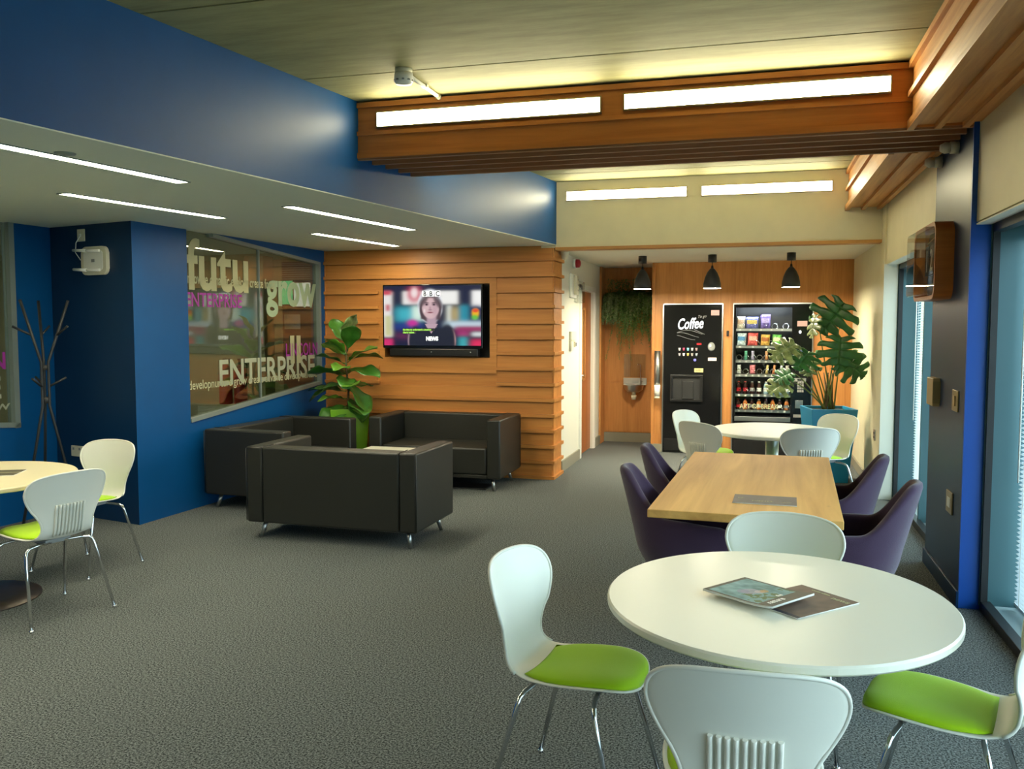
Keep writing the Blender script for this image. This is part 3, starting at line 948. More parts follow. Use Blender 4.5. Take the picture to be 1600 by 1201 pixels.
# ---------- long oak table
t = thing('oak_table', 'long rectangular oak table between purple armchairs', 'table', (0.0, 5.09, 0), radians(-2.5))
b = B(); b.box(-0.435, 0.435, -1.0, 1.0, 0.70, 0.74, 0.004); b.build('table_top', M['table_oak'], t)
for sy in (-0.62, 0.62):
    b = B()
    b.tube([(-0.30, sy, 0.015), (0.05, sy, 0.69)], 0.02, 8); b.tube([(0.30, sy, 0.015), (-0.05, sy, 0.69)], 0.02, 8)
    b.box(-0.22, 0.22, sy - 0.03, sy + 0.03, 0.685, 0.70); b.box(-0.34, 0.34, sy - 0.025, sy + 0.025, 0, 0.02, 0.003)
    b.build('leg', M['black_matt'], t)

# ---------- purple armchairs
def make_armchair(label):
    t = thing('armchair', label, 'armchair', group='purple armchairs around the oak table')
    def ss(x, a, b_):
        x = min(1, max(0, (x - a) / (b_ - a))); return x * x * (3 - 2 * x)
    TH_ = radians(138)
    def rimh(th):
        a = abs(math.degrees(th))
        return 0.86 - 0.225 * ss(a, 26, 66) - 0.035 * ss(a, 66, 138) - 0.05 * ss(a, 118, 138)
    def fn(u, v):
        th = (u * 2 - 1) * TH_
        z0 = 0.26; z1 = rimh(th)
        z = z0 + (z1 - z0) * v
        r = 0.20 + 0.105 * ss(z, 0.24, 0.50)
        n = 2.6
        cx, cy = sin(th), -cos(th)
        k = (abs(cx) ** n + abs(cy) ** n) ** (-1 / n)
        x = cx * k * r * 1.0; y = cy * k * r * 0.98
        if z > 0.5:
            y -= (z - 0.5) * 0.26 * max(0, -cy)
            x *= 1 - (z - 0.5) * 0.75 * max(0, -cy) ** 0.5
        return Vector((x, y, z))
    b = B(); b.grid(fn, 48, 14)
    b.build('shell', M['purple'], t, solid=0.045, sub=1, offset=-1)
    # underside
    b = B()
    prof = [(0, 0.235), (0.12, 0.24), (0.185, 0.252), (0.205, 0.275), (0.215, 0.32), (0, 0.32)]
    b.lathe(prof, seg=32); b.build('seat_base', M['purple'], t)
    b = B(); b.lathe([(0, 0.31), (0.22, 0.315), (0.245, 0.35), (0.25, 0.41), (0.235, 0.44), (0.15, 0.455), (0, 0.46)], (0, 0.03, 0), 32, 0.96, 1.0)
    b.build('seat_cushion', M['purple'], t)
    for sx in (1, -1):
        for sy in (1, -1):
            b = B(); b.tube([(0.12 * sx, 0.12 * sy, 0.25), (0.215 * sx, 0.215 * sy, 0.0)], [0.016, 0.010], 10); b.build('leg', M['black_matt'], t)
    return t
arms = [(-0.30, 4.66, -88, 'purple armchair at the near left side of the oak table'),
        (-0.30, 5.50, -88, 'purple armchair at the far left side of the oak table'),
        (0.37, 5.42, 82, 'purple armchair at the far right side of the oak table'),
        (0.40, 4.56, 80, 'purple armchair at the near right side of the oak table')]
proto = None
for (x, y, a, lab) in arms:
    c = make_armchair(lab) if proto is None else copy_tree(proto, None, lab)
    if proto is None: proto = c
    c.location = (x, y, 0); c.rotation_euler = (0, 0, radians(a))

# ---------- sofas  (local: faces +Y, back at y=0, width along x centred)
def make_sofa(label, W=1.36, D=0.74, loc=(0, 0, 0), rz=0):
    t = thing('sofa', label, 'sofa', loc, rz, 'black leather two-seat sofas')
    h, a, z0 = 0.70, 0.135, 0.125
    for sx in (-1, 1):
        b = B(); b.box(sx * W / 2, sx * (W / 2 - a), 0.0, D, z0, h, 0.016, 3); b.build('armrest', M['leather'], t)
    b = B(); b.box(-W / 2 + a + .001, W / 2 - a - .001, 0.0, 0.17, z0, h - 0.004, 0.014, 3); b.build('backrest', M['leather'], t)
    b = B(); b.box(-W / 2 + a + .001, W / 2 - a - .001, 0.16, D - 0.012, z0 + 0.002, 0.16, 0.004, 2); b.build('seat_frame', M['leather'], t)
    b = B(); b.box(-W / 2 + a + .003, W / 2 - a - .003, 0.172, D - 0.006, 0.162, 0.425, 0.022, 3); b.build('seat_cushion', M['leather'], t)
    b = B()
    for sx in (-1, 1):
        b.tube([(sx * (W / 2 - a), -0.001, z0 + 0.02), (sx * (W / 2 - a), -0.001, h - 0.012), (sx * (W / 2 - a), 0.012, h), (sx * (W / 2 - a), 0.165, h)], 0.003, 6)
        b.tube([(sx * (W / 2), 0.0, z0 + 0.015), (sx * (W / 2), 0.0, h - 0.015)], 0.0035, 6)
    b.build('piping', M['leather_seam'], t)
    for sx in (-1, 1):
        for (y, dy) in ((0.10, -0.03), (D - 0.10, 0.03)):
            b = B(); b.tube([(sx * (W / 2 - 0.11), y, z0 + 0.01), (sx * (W / 2 - 0.075), y + dy, 0.0)], [0.019, 0.015], 14); b.build('leg', M['steel'], t)
    return t
make_sofa('black leather sofa nearest the camera, seen from behind', 1.385, 0.74, (-2.99, 5.76, 0), radians(-1.5))
make_sofa('black leather sofa along the blue wall under the slanted glass', 1.30, 0.80, (-4.62, 7.30, 0), radians(-90 - 2.8))
make_sofa('black leather sofa against the oak slatted wall under the television', 1.37, 0.76, (-3.03, 8.78, 0), radians(180))
# coffee table
t = thing('coffee_table', 'low square white coffee table between the three sofas', 'table', (-3.28, 7.62, 0), 0)
b = B(); b.box(-0.36, 0.36, -0.30, 0.30, 0.40, 0.42, 0.003); b.build('table_top', M['tabletop'], t)
b = B(); b.tube([(0, 0, 0.02), (0, 0, 0.40)], 0.03, 16); b.build('column', M['black_matt'], t)
b = B(); b.box(-0.26, 0.26, -0.22, 0.22, 0, 0.018, 0.003); b.build('base', M['black_matt'], t)
t = tag(B().box(-2.93, -2.52, 8.12, 8.40, 0.0, 0.012, 0.003).build('base_plate', M['black_matt']), 'flat black table base plate under the sofa by the oak wall', 'base plate')  # dark table base plate showing under the sofa

# ---------- coat stand
t = thing('coat_stand', 'black branching metal coat stand by the far-left window', 'coat stand', (-5.33, 5.60, 0), radians(52))
b3 = []
zc0, zc1 = 0.98, 1.32
for i in range(3):
    a = radians(90 + 120 * i)
    cx, cy = cos(a), sin(a)
    b = B()
    b.tube([(0.25 * cx, 0.25 * cy, 0.0), (0.028 * cx, 0.028 * cy, zc0), (0.028 * cx, 0.028 * cy, zc1), (0.19 * cx, 0.19 * cy, 1.80)], 0.011, 8)
    b.tube([(0.028 * cx, 0.028 * cy, 1.13), (0.15 * cos(a + .3), 0.15 * sin(a + .3), 1.20)], 0.009, 8)
    b.tube([(0.10 * cx, 0.10 * cy, 1.53), (0.22 * cos(a - .35), 0.22 * sin(a - .35), 1.60)], 0.009, 8)
    b.build('pole', M['black_matt'], t)
b = B(); b.lathe([(0, 1.0), (0.026, 1.0), (0.026, 1.05), (0, 1.05)], seg=16); b.lathe([(0, 1.26), (0.026, 1.26), (0.026, 1.30), (0, 1.30)], seg=16)
b.build('collar', M['black_matt'], t)

# ---------- television
def tv_image(Wp=224, Hp=128):
    y, x = np.mgrid[0:Hp, 0:Wp]
    x = (x + .5) / Wp; y = (y + .5) / Hp
    im = np.zeros((Hp, Wp, 3)) + np.array(C('0f1a3c'))
    def soft(x0, x1, y0, y1, col, e=0.012, a=1.0):
        nonlocal im
        e = e * 1.7 if e != .01 else e
        k = 1 / (1 + np.exp(-(x - x0) / e * 2)) * 1 / (1 + np.exp((x - x1) / e * 2)) / (1 + np.exp(-(y - y0) / e * 2)) / (1 + np.exp((y - y1) / e * 2)) * a
        im = im * (1 - k[..., None]) + np.array(C(col)) * k[..., None]
    def ell(cx, cy, rx, ry, col, e=0.06, a=1.0, rot=0.0):
        nonlocal im
        dx, dy = (x - cx), (y - cy)
        X = dx * cos(rot) + dy * sin(rot); Y = -dx * sin(rot) + dy * cos(rot)
        d = np.sqrt((X / rx) ** 2 + (Y / ry) ** 2)
        k = 1 / (1 + np.exp((d - 1) / e * 2)) * a
        im = im * (1 - k[..., None]) + np.array(C(col)) * k[..., None]
    soft(-.05, .085, .10, .86, 'e8e4e0'); soft(-.05, .08, .08, .15, 'c8284a'); soft(.02, .06, .31, .42, 'c01040')
    soft(.01, .08, .50, .84, 'c8c890'); soft(-.05, .09, .89, 1.1, 'd03070')
    soft(.20, .77, .09, .31, 'f0f0ec'); ell(.32, .14, .07, .13, 'c83058', .45); ell(.32, .12, .035, .08, 'f0e0e0', .5)
    soft(.91, 1.1, .09, .36, 'f2f2f0')
    soft(.12, .40, .36, .60, '3fb0c0', .03); soft(.30, .42, .34, .58, 'd8f0e0', .02)
    soft(.66, .70, .33, .60, 'e8f4f0', .015); soft(.70, .80, .36, .60, 'c8b070', .03); soft(.78, .88, .33, .62, '1c90a8', .02)
    soft(.90, 1.0, .33, .62, '103060', .02); ell(.945, .46, .035, .07, 'f0b020', .3); ell(.945, .42, .03, .03, 'e05030', .3); ell(.94, .53, .03, .04, '60c040', .5)
    soft(.10, .40, .62, .74, '2040a0', .03, .7); soft(.64, 1.05, .60, .70, 'd0e8f4', .02, .9); soft(.74, 1.05, .68, .76, 'a02060', .02)
    ell(.30, .62, .05, .055, 'c83098', .5); soft(.76, .88, .76, .84, 'b03878', .02); soft(.91, 1.05, .78, .84, 'e0e8e8', .015)
    soft(.78, .86, .86, 1.1, '40b0b8', .02); soft(.90, 1.05, .90, 1.1, 'e03060', .02); soft(.12, .28, .80, .88, '883060', .03, .6)
    # person: hair halo, shoulders, neck, face, hair
    ell(.483, .34, .130, .285, 'e8ecf4', .05, .75)
    ell(.485, .40, .112, .215, '55434a', .05); soft(.385, .43, .36, .56, '4e3e46', .01); soft(.55, .592, .34, .57, '4a3a44', .01)
    # arms
    ell(.30, .92, .05, .20, 'b89aa6', .1); ell(.69, .92, .055, .20, 'c8a0a0', .1)
    ell(.50, 1.02, .24, .33, '1c2234', .05); ell(.33, .90, .07, .22, '1c2234', .12); ell(.66, .88, .075, .24, '1c2234', .12)
    soft(.45, .545, .50, .70, 'b59aa8', .01)
    k = (np.abs(x - .495) < (.80 - y) * .42) & (y > .64) & (y < .82)
    im[k] = np.array(C('bda0ae'))
    ell(.488, .365, .088, .185, 'd4b4b8', .06)
    ell(.535, .40, .03, .10, 'b895a2', .5, .6)
    ell(.415, .25, .035, .11, '58464e', .3, .9, .35); ell(.565, .27, .035, .13, '54434c', .3, .9, -.3); ell(.49, .175, .08, .03, '604c52', .3, .9)
    for cx in (.447, .523):
        ell(cx, .312, .022, .022, '8a6a78', .4, .9); ell(cx, .316, .011, .012, '241a28', .3); ell(cx, .285, .022, .008, '4a3840', .4)
    ell(.484, .38, .012, .035, 'b08c98', .5, .8); ell(.484, .405, .02, .010, '9a7482', .4, .9)
    ell(.484, .447, .030, .013, '9c5a6a', .3); ell(.484, .447, .022, .003, '5a303c', .4)
    ell(.425, .42, .01, .03, 'f0e8e8', .4, .6)
    return np.clip(im, 0, 1)
M['tvpic'] = vcol_mat('screen_picture', 1.0 * TVGAIN)
t = thing('television', 'flat television showing a newsreader, set in the oak wall', 'television', (-3.335, 8.82, 1.70), 0)
b = B(); b.box(-0.565, 0.565, 0.0, 0.06, -0.335, 0.345, 0.004); b.build('bezel', M['blackgloss'], t)
ti = printed('screen', tv_image(), 1.10, 0.636, frame_mtx((-0.55, -0.002, -0.305), (1, 0, 0), (0, 0, 1)), M['tvpic'], t)
for i, ch in enumerate('BBC'):
    x0 = -0.105 + i * 0.071
    b = B(); b.box(x0, x0 + 0.062, -0.006, -0.004, 0.215, 0.278); sq = b.build('logo_square', M['lit_white'], t)
    letters('logo_letter', ch, 0.072, M['ink'], sq, frame_mtx((x0 + 0.010, -0.008, 0.221), (1, 0, 0), (0, 0, 1)), 0.9, 0.002)
letters('caption', 'NEWS', 0.058, M['lit_white'], t, frame_mtx((-0.065, -0.007, -0.252), (1, 0, 0), (0, 0, 1)), 0.85, 0.003)
b = B(); b.box(-0.335, 0.035, -0.005, -0.003, -0.153, -0.122); b.box(-0.335, -0.18, -0.005, -0.003, -0.182, -0.153); b.build('caption_band', M['ink'], t)
letters('subtitle', 'the time to understand a situation', 0.030, M['lit_dimgreen'], t, frame_mtx((-0.33, -0.007, -0.146), (1, 0, 0), (0, 0, 1)), 0.78, 0.0006)
letters('subtitle', 'clearly before', 0.030, M['lit_dimgreen'], t, frame_mtx((-0.33, -0.007, -0.176), (1, 0, 0), (0, 0, 1)), 0.78, 0.0006)
b = B(); b.box(TX0 + .005, TX1 - .005, 9.0, 9.02, TZ0 + .005, TZ1 - .005)
tag(b.build('recess_panel', M['black']), 'black backing panel in the wall recess behind the television', 'panel')
t = thing('sound_bar', 'black sound bar directly under the television', 'speaker', (-3.32, 8.86, 1.325))
b = B(); b.box(-0.50, 0.50, -0.045, 0.045, -0.045, 0.035, 0.008); b.build('body', M['black'], t)
b = B()
for x in (-0.02, 0.42): b.lathe([(0, 0), (0.008, 0), (0.008, 0.003), (0, 0.003)], seg=10, mtx=Matrix.Translation((x, -0.045, 0.0)) @ Matrix.Rotation(pi / 2, 4, 'X'))
b.build('indicator', M['grey'], t)

# ---------- pendant lamps
def make_pendant(label):
    t = thing('pendant_lamp', label, 'lamp', group='black pendant lamps in the alcove')
    b = B(); b.lathe([(0, 0), (0.048, 0), (0.048, -0.085), (0, -0.085)], seg=24); b.build('ceiling_rose', M['black'], t)
    b = B(); b.tube([(0, 0, -0.08), (0, 0, -0.17)], 0.004, 8); b.lathe([(0, -0.12), (0.010, -0.12), (0.018, -0.165), (0, -0.165)], seg=12); b.build('cord', M['cordblack'], t)
    b = B(); b.lathe([(0.012, -0.15), (0.03, -0.165), (0.055, -0.20), (0.080, -0.26), (0.094, -0.32), (0.098, -0.375)], seg=40); b.build('lamp_shade', M['black_matt'], t, solid=0.003)
    b = B(); b.lathe([(0, -0.30), (0.075, -0.31), (0.0945, -0.3745), (0, -0.375)], seg=32); b.build('bulb', M['bulb'], t)
    return t
proto = None
for (x, y, lab) in ((-1.262, 10.15, 'black pendant lamp in front of the trailing plant'), (-0.482, 10.15, 'black pendant lamp above the coffee machine'), (0.362, 10.1, 'black pendant lamp above the snack machine')):
    c = make_pendant(lab) if proto is None else copy_tree(proto, None, lab)
    if proto is None: proto = c
    c.location = (x, y, 2.40)

# ---------- coffee machine
YF = 11.195
t = thing('coffee_machine', 'tall black coffee vending machine with lit lettering', 'vending machine', (-0.762, YF, 0))
b = B(); b.box(-0.355, 0.355, 0.0, 0.60, 0.0, 1.865, 0.004); b.build('body', M['blackgloss'], t)
b = B()
for (a, b_, c, d) in ((-0.372, -0.357, 0, 1.885), (0.357, 0.372, 0, 1.885), (-0.372, 0.372, 1.87, 1.885)): b.box(a, b_, 0.02, 0.05, c, d)
b.build('trim', M['steel'], t)
b = B(); b.box(-0.34, 0.34, -0.012, 0.0, 0.20, 1.84, 0.004); dr = b.build('door', M['blackgloss'], t)
letters('lettering', 'Coffee', 0.19, M['lit_text'], dr, frame_mtx((-0.19, -0.014, 1.56), (1, 0.0, 0.06), (0, 0, 1)), 0.62, 0.003, 0.25)
letters('lettering', 'To go', 0.05, M['grey'], dr, frame_mtx((0.06, -0.014, 1.70), (1, 0, 0.1), (0, 0, 1)), 0.9, 0.0, 0.3)
b = B()
for k in range(3):
    pts = [(-0.19 + 0.045 * q, -0.014, 1.52 - 0.03 * k + 0.03 * sin(q * 0.55 + k)) for q in range(8 - k)]
    b.tube(pts, 0.0025, 5)
b.tube([(0.02, -.014, 1.56), (0.15, -.014, 1.50)], 0.003, 5)
b.build('swirl', M['grey'], dr)
cupc = ['c8c0b8', 'b04060', '80c8d0', 'a8a8a8', '907878', 'b8b0b0', 'e8e0d8', 'c0a860', 'a09890', '909aa0']
for r_ in range(2):
    for c_ in range(5):
        x = -0.155 + c_ * 0.052; z = 1.312 - r_ * 0.066
        b = B(); b.lathe([(0, -0.018), (0.010, -0.018), (0.015, 0.018), (0, 0.018)], (x, -0.016, z), 10, 1, 0.3)
        b.build('drink_button', mat('button_%d%d' % (r_, c_), C(cupc[r_ * 5 + c_]), 0.5, emit=(C(cupc[r_ * 5 + c_]), 0.12)), dr)
b = B(); b.lathe([(0, 0), (0.017, 0), (0.017, 0.004), (0, 0.004)], seg=16, mtx=Matrix.Translation((0.035, -0.012, 1.178)) @ Matrix.Rotation(pi / 2, 4, 'X')); b.build('start_button', M['lit_blue'], dr)
b = B(); b.box(0.055, 0.115, -0.015, -0.011, 1.368, 1.39); b.build('notice', M['red'], dr)
b = B(); b.box(0.225, 0.325, -0.015, -0.011, 1.735, 1.80); b.build('label', mat('pink_label', C('c9a0a0'), 0.6), dr)
b = B(); b.box(0.195, 0.30, -0.015, -0.011, 1.17, 1.21); b.build('label', mat('white_label', C('d8c8c8'), 0.6), dr)
b = B(); b.box(0.03, 0.14, -0.015, -0.011, 1.025, 1.075); b.build('label', mat('yellow_label', C('d8cc90'), 0.6), dr)
b = B()
for dz in (0, .012, .024): b.box(0.045, 0.11, -0.016, -0.0145, 1.035 + dz, 1.039 + dz)
b.build('print_lines', M['ink'], dr)
b = B(); b.lathe([(0, 0), (0.040, 0), (0.045, 0.006), (0.03, 0.012), (0, 0.012)], seg=24, sy=1.25, mtx=Matrix.Translation((0.235, -0.010, 1.345)) @ Matrix.Rotation(pi / 2, 4, 'X')); cs = b.build('coin_slot', M['grey'], dr)
b = B(); b.box(0.215, 0.232, -0.026, -0.022, 1.345, 1.375); b.build('coin_plate', M['lit_white'], cs)
b = B()
for (a, b_, c, d) in ((-0.265, 0.135, 0.655, 0.685), (-0.265, 0.135, 0.965, 0.99), (-0.265, -0.235, 0.685, 0.965), (0.105, 0.135, 0.685, 0.965)): b.box(a, b_, -0.04, -0.01, c, d, 0.004)
b.build('serving_hatch', M['black'], dr)
b = B(); b.box(-0.235, 0.105, -0.013, -0.011, 0.685, 0.965); b.build('hatch_back', M['black_matt'], dr)
b = B(); b.box(-0.11, 0.02, -0.035, -0.012, 0.70, 0.91, 0.003); b.box(-0.11, 0.02, -0.05, -0.012, 0.69, 0.71, 0.003); b.build('cup_station', M['black_matt'], dr)
b = B(); b.box(-0.34, 0.34, -0.008, 0.0, 0.03, 0.18, 0.003); b.build('kick_panel', M['black'], t)
b = B(); b.box(-0.22, 0.22, -0.011, -0.007, 0.04, 0.10); b.build('vent', M['frame_black'], t)

# cup dispenser tube on the panel edge
t = thing('cup_dispenser', 'steel cup dispenser tube on the panel left of the coffee machine', 'dispenser', (-1.19, 11.165, 0.69))
b = B(); b.tube([(0, 0, 0.17), (0, 0, 0.60)], 0.036, 20); b.build('tube', M['steel'], t)
b = B(); b.lathe([(0, 0.02), (0.034, 0.02), (0.040, 0.17), (0, 0.17)], seg=20); b.build('cup_stack', M['white'], t)
b = B(); b.lathe([(0, 0), (0.036, 0), (0.036, 0.022), (0, 0.022)], seg=20); b.box(-0.03, 0.03, 0.03, 0.055, 0.1, 0.55); b.build('holder', M['offwhite'], t)

# small black hook between the machines
t = tag(B().box(-0.348, -0.318, 11.215, 11.25, 1.475, 1.545, 0.008).build('card_reader', M['black']), 'small black reader on the oak panel between the two machines', 'reader')

# ---------- snack machine
t = thing('snack_machine', 'tall black snack vending machine with glass front and lit shelves', 'vending machine', (0.20, YF, 0))
b = B()
GX0, GX1, GZ0, GZ1 = -0.435, 0.225, 0.50, 1.83
b.box(-0.46, GX0, 0, 0.045, 0, 1.865); b.box(GX1, 0.46, 0, 0.045, 0, 1.865)
b.box(GX0, GX1, 0, 0.045, 0, GZ0); b.box(GX0, GX1, 0, 0.045, GZ1, 1.865)
b.build('body', M['blackgloss'], t)
b = B(); b.box(-0.46, -0.44, 0.045, 0.60, 0, 1.865); b.box(0.44, 0.46, 0.045, 0.60, 0, 1.865); b.box(-0.44, 0.44, 0.58, 0.60, 0, 1.865); b.box(-0.44, 0.44, 0.045, 0.58, 1.845, 1.865)
b.box(GX1 + 0.02, GX1 + 0.04, 0.045, 0.58, 0.05, 1.845); b.box(-0.44, 0.44, 0.045, 0.58, 0, 0.05)
b.build('cabinet', M['black'], t)
b = B(); b.box(GX0 - .002, GX1 + .002, 0.012, 0.016, GZ0, GZ1); b.build('glass', M['glass_vend'], t)
b = B()
for (a, b_, c, d) in ((-0.475, -0.462, 0, 1.885), (0.462, 0.475, 0, 1.885), (-0.475, 0.475, 1.87, 1.885)): b.box(a, b_, 0.015, 0.05, c, d)
b.build('trim', M['steel'], t)
shelfz = [1.575, 1.365, 1.185, 1.01, 0.765, 0.57]
for z in shelfz:
    b = B(); b.box(GX0, GX1 + .015, 0.05, 0.42, z - 0.022, z - 0.012); b.box(GX0, GX1 + .015, 0.045, 0.052, z - 0.035, z - 0.004)
    sh = b.build('shelf', M['steel'], t)
    b = B()
    n = 5 if z > 1.5 else (4 if z > 1.3 else 8)
    for k in range(n): 
        x = GX0 + 0.04 + k * (0.62 / n); b.box(x, x + 0.022, 0.042, 0.045, z - 0.030, z - 0.010)
    b.build('price_tags', M['paper'], sh)
def coil(x, z, r, parent=t):
    b = B(); pts = []
    for q in range(49):
        a = 2 * pi * q / 16
        pts.append((x + r * cos(a), 0.055 + 0.30 * q / 48, z + r + r * sin(a)))
    b.tube(pts, 0.003, 5)
    b.build('coil', M['chrome'], parent)
W_ = GX1 - GX0
slots = {0: 5, 1: 4, 2: 8, 3: 8, 4: 8, 5: 8}
for r_, z in enumerate(shelfz):
    n = slots[r_]
    for k in range(n):
        coil(GX0 + W_ * (k + 0.5) / n, z - 0.01, min(0.034, W_ / n / 2 - 0.006))
b = B(); b.box(GX0 + 0.02, GX1 - 0.02, 0.07, 0.10, GZ1 + 0.006, GZ1 + 0.012); b.build('lamp_tube', M['vendlamp'], t)
letters('lettering', 'ART OF BREAK', 0.085, M['vinyl'], t, frame_mtx((-0.375, 0.009, 0.585), (1, 0, 0), (0, 0, 1)), 0.80, 0.002)
b = B(); b.box(0.285, 0.40, -0.006, 0, 1.60, 1.665); b.build('label', mat('pink_label2', C('c9a0a0'), 0.6), t)
b = B(); b.box(0.275, 0.375, -0.006, 0, 1.235, 1.31); b.build('display', M['lit_blue'], t)
b = B(); b.lathe([(0, 0), (0.016, 0), (0.016, 0.006), (0, 0.006)], seg=16, sy=1.3, mtx=Matrix.Translation((0.32, 0.0, 1.53)) @ Matrix.Rotation(pi / 2, 4, 'X')); b.build('coin_slot', M['lit_white'], t)
b = B()
for i in range(3):
    for j in range(5): b.box(0.30 + i * 0.026, 0.322 + i * 0.026, -0.006, 0, 0.80 + j * 0.034, 0.826 + j * 0.034)
b.build('keypad', M['grey'], t)
b = B(); b.box(0.28, 0.37, -0.006, 0, 0.60, 0.70, 0.002); b.build('card_pad', M['steel'], t)
b = B(); b.box(0.26, 0.40, -0.006, 0, 0.93, 0.97); b.box(0.26, 0.39, -0.006, 0, 0.49, 0.525); b.build('note_slot', M['grey'], t)
b = B(); b.box(GX0, GX1, -0.012, 0, 0.43, 0.485, 0.003); b.build('steel_strip', M['steel'], t)
b = B(); b.box(-0.43, 0.23, -0.010, 0, 0.22, 0.40, 0.004); fl = b.build('delivery_flap', M['black'], t)
b = B(); b.box(-0.30, -0.10, -0.022, -0.010, 0.30, 0.315, 0.003); b.build('flap_handle', M['steel'], fl)
b = B(); b.box(-0.44, 0.44, -0.006, 0, 0.02, 0.19, 0.003); b.build('kick_panel', M['black'], t)

# products: every one its own thing
ordw = ['first', 'second', 'third', 'fourth', 'fifth', 'sixth', 'seventh', 'eighth']
roww = ['top', 'second', 'third', 'fourth', 'fifth', 'bottom']
def packet(x, z, wdt, hgt, hexc, colname, label, tall=False, tilt=0.0, stripe=None, grp='crisp packets in the snack machine', cat='packet', nm='snack_packet'):
    t = thing(nm, label, cat, (0.20 + x, YF + 0.045 + (0.05 if not tall else 0.06), z), 0, grp)
    m = mat('wrap_' + hexc, C(hexc), 0.3, noise=(45, 0.55, 2, tuple(min(1, c * 1.3 + 0.15) for c in C(hexc))))
    b = B()
    def fn(side):
        def f(u, v):
            U = u * 2 - 1; V = v * 2 - 1
            th = 0.030 * (1 - abs(U) ** 3) * (1 - abs(V) ** 4) * (1 if wdt > .06 else .45)
            return Vector((U * wdt / 2 * (1 - .04 * cos(V * 2)), side * th, v * hgt))
        return f
    b.grid(fn(-1), 8, 10); b.grid(fn(1), 8, 10)
    bmesh.ops.remove_doubles(b.bm, verts=b.bm.verts[:], dist=0.0003)
    bg_ = b.build('bag', m, t)
    if stripe:
        b = B()
        def fs(u, v):
            p = fn(-1)(0.1 + 0.8 * u, 0.42 + 0.32 * v); p.y -= 0.001; return p
        b.grid(fs, 8, 4)
        b.build('printed_band', mat('band_' + stripe + hexc, C(stripe), 0.35, noise=(70, 0.3, 1)), t)
    t.rotation_euler = (0, tilt, 0)
    return t
def sx_(n, k): return GX0 + W_ * (k + 0.5) / n
for x, wd2, h2, c, nm, st, pos in ((-0.38, 0.105, 0.155, 'd8cdb8', 'cream', 'c8a890', 'first'), (-0.245, 0.155, 0.15, '4a50a8', 'blue', 'c8b060', 'second'), (-0.085, 0.12, 0.18, '4a2a90', 'purple', 'b8a8e0', 'third')):
    packet(x, shelfz[0] - .01, wd2, h2, c, nm, '%s crisp packet, %s from the left on the top shelf of the snack machine' % (nm, pos), stripe=st)
for x, wd2, h2, c, nm, st, pos in ((-0.37, 0.12, 0.16, 'b9cdd8', 'pale blue', '4d88b8', 'first'), (-0.235, 0.125, 0.165, 'c8281e', 'red', 'e0a898', 'second'), (-0.085, 0.11, 0.145, 'd8a020', 'yellow', 'a86030', 'third'), (0.05, 0.11, 0.145, '58b838', 'green', 'd8e8b0', 'fourth')):
    packet(x, shelfz[1] - .01, wd2, h2, c, nm, '%s crisp packet, %s from the left on the second shelf of the snack machine' % (nm, pos), stripe=st, tilt=0.03)
for k, c, nm in ((1, '2f9a78', 'green'), (2, 'a8a0c8', 'lilac'), (4, 'c08040', 'orange'), (6, 'c8c060', 'yellow')):
    packet(sx_(8, k), shelfz[2] - .005, 0.036, 0.115, c, nm, '%s chocolate bar, %s slot from the left on the third shelf of the snack machine' % (nm, ordw[k]), grp='bars in the snack machine', cat='chocolate bar', nm='chocolate_bar')
for k, c, nm, wd2 in ((0, 'c8cfc8', 'silver', 0.05), (2, 'd86878', 'pink', 0.07), (4, 'd8c070', 'cream', 0.03), (5, 'd87830', 'orange', 0.03), (6, 'c8d4dc', 'white', 0.03), (7, 'b8b0a8', 'grey', 0.045)):
    packet(sx_(8, k), shelfz[3] - .005, wd2, 0.12, c, nm, '%s sweet packet, %s slot from the left on the fourth shelf of the snack machine' % (nm, ordw[k]), grp='bars in the snack machine', cat='sweet packet', nm='sweet_packet', tilt=0.15 if wd2 < .04 else 0)
def bottle(x, z, body, cap, label, h=0.155):
    t = thing('drink_bottle', label, 'bottle', (0.20 + x, YF + 0.11, z), 0, 'drink bottles in the snack machine')
    b = B(); b.lathe([(0, 0), (0.026, 0.0), (0.029, 0.01), (0.027, h * .35), (0.029, h * .55), (0.022, h * .78), (0.011, h * .9), (0.011, h * .93), (0, h * .93)], seg=16); b.build('body', body, t)
    b = B(); b.lathe([(0, h * .92), (0.0135, h * .92), (0.0135, h), (0, h)], seg=12); b.build('cap', cap, t)
    b = B(); b.lathe([(0.0283, h * .22), (0.0285, h * .55)], seg=16); b.build('wrapper', cap, t)
cola = mat('dark_drink', (0.03, 0.01, 0.008), 0.15)
clear = mat('clear_drink', C('9ab8c8'), 0.15)
blueb = mat('blue_drink', C('4a78b8'), 0.15)
bt = [(cola, M['red'], 'dark drink bottle with red cap'), (cola, M['red'], 'dark drink bottle with red cap'), (cola, M['grey'], 'dark drink bottle with grey cap'), (cola, M['paper'], 'dark drink bottle with white cap'),
      (clear, M['white'], 'clear water bottle with white cap'), (blueb, M['white'], 'blue drink bottle with white cap'), (clear, M['grey'], 'clear water bottle with grey cap'), (clear, M['white'], 'clear water bottle with white cap')]
for k, (bo, ca, lab) in enumerate(bt):
    bottle(sx_(8, k), shelfz[4] - .006, bo, ca, '%s, %s slot from the left on the fifth shelf' % (lab, ordw[k]))
ob = mat('orange_drink', C('b86a30'), 0.2)
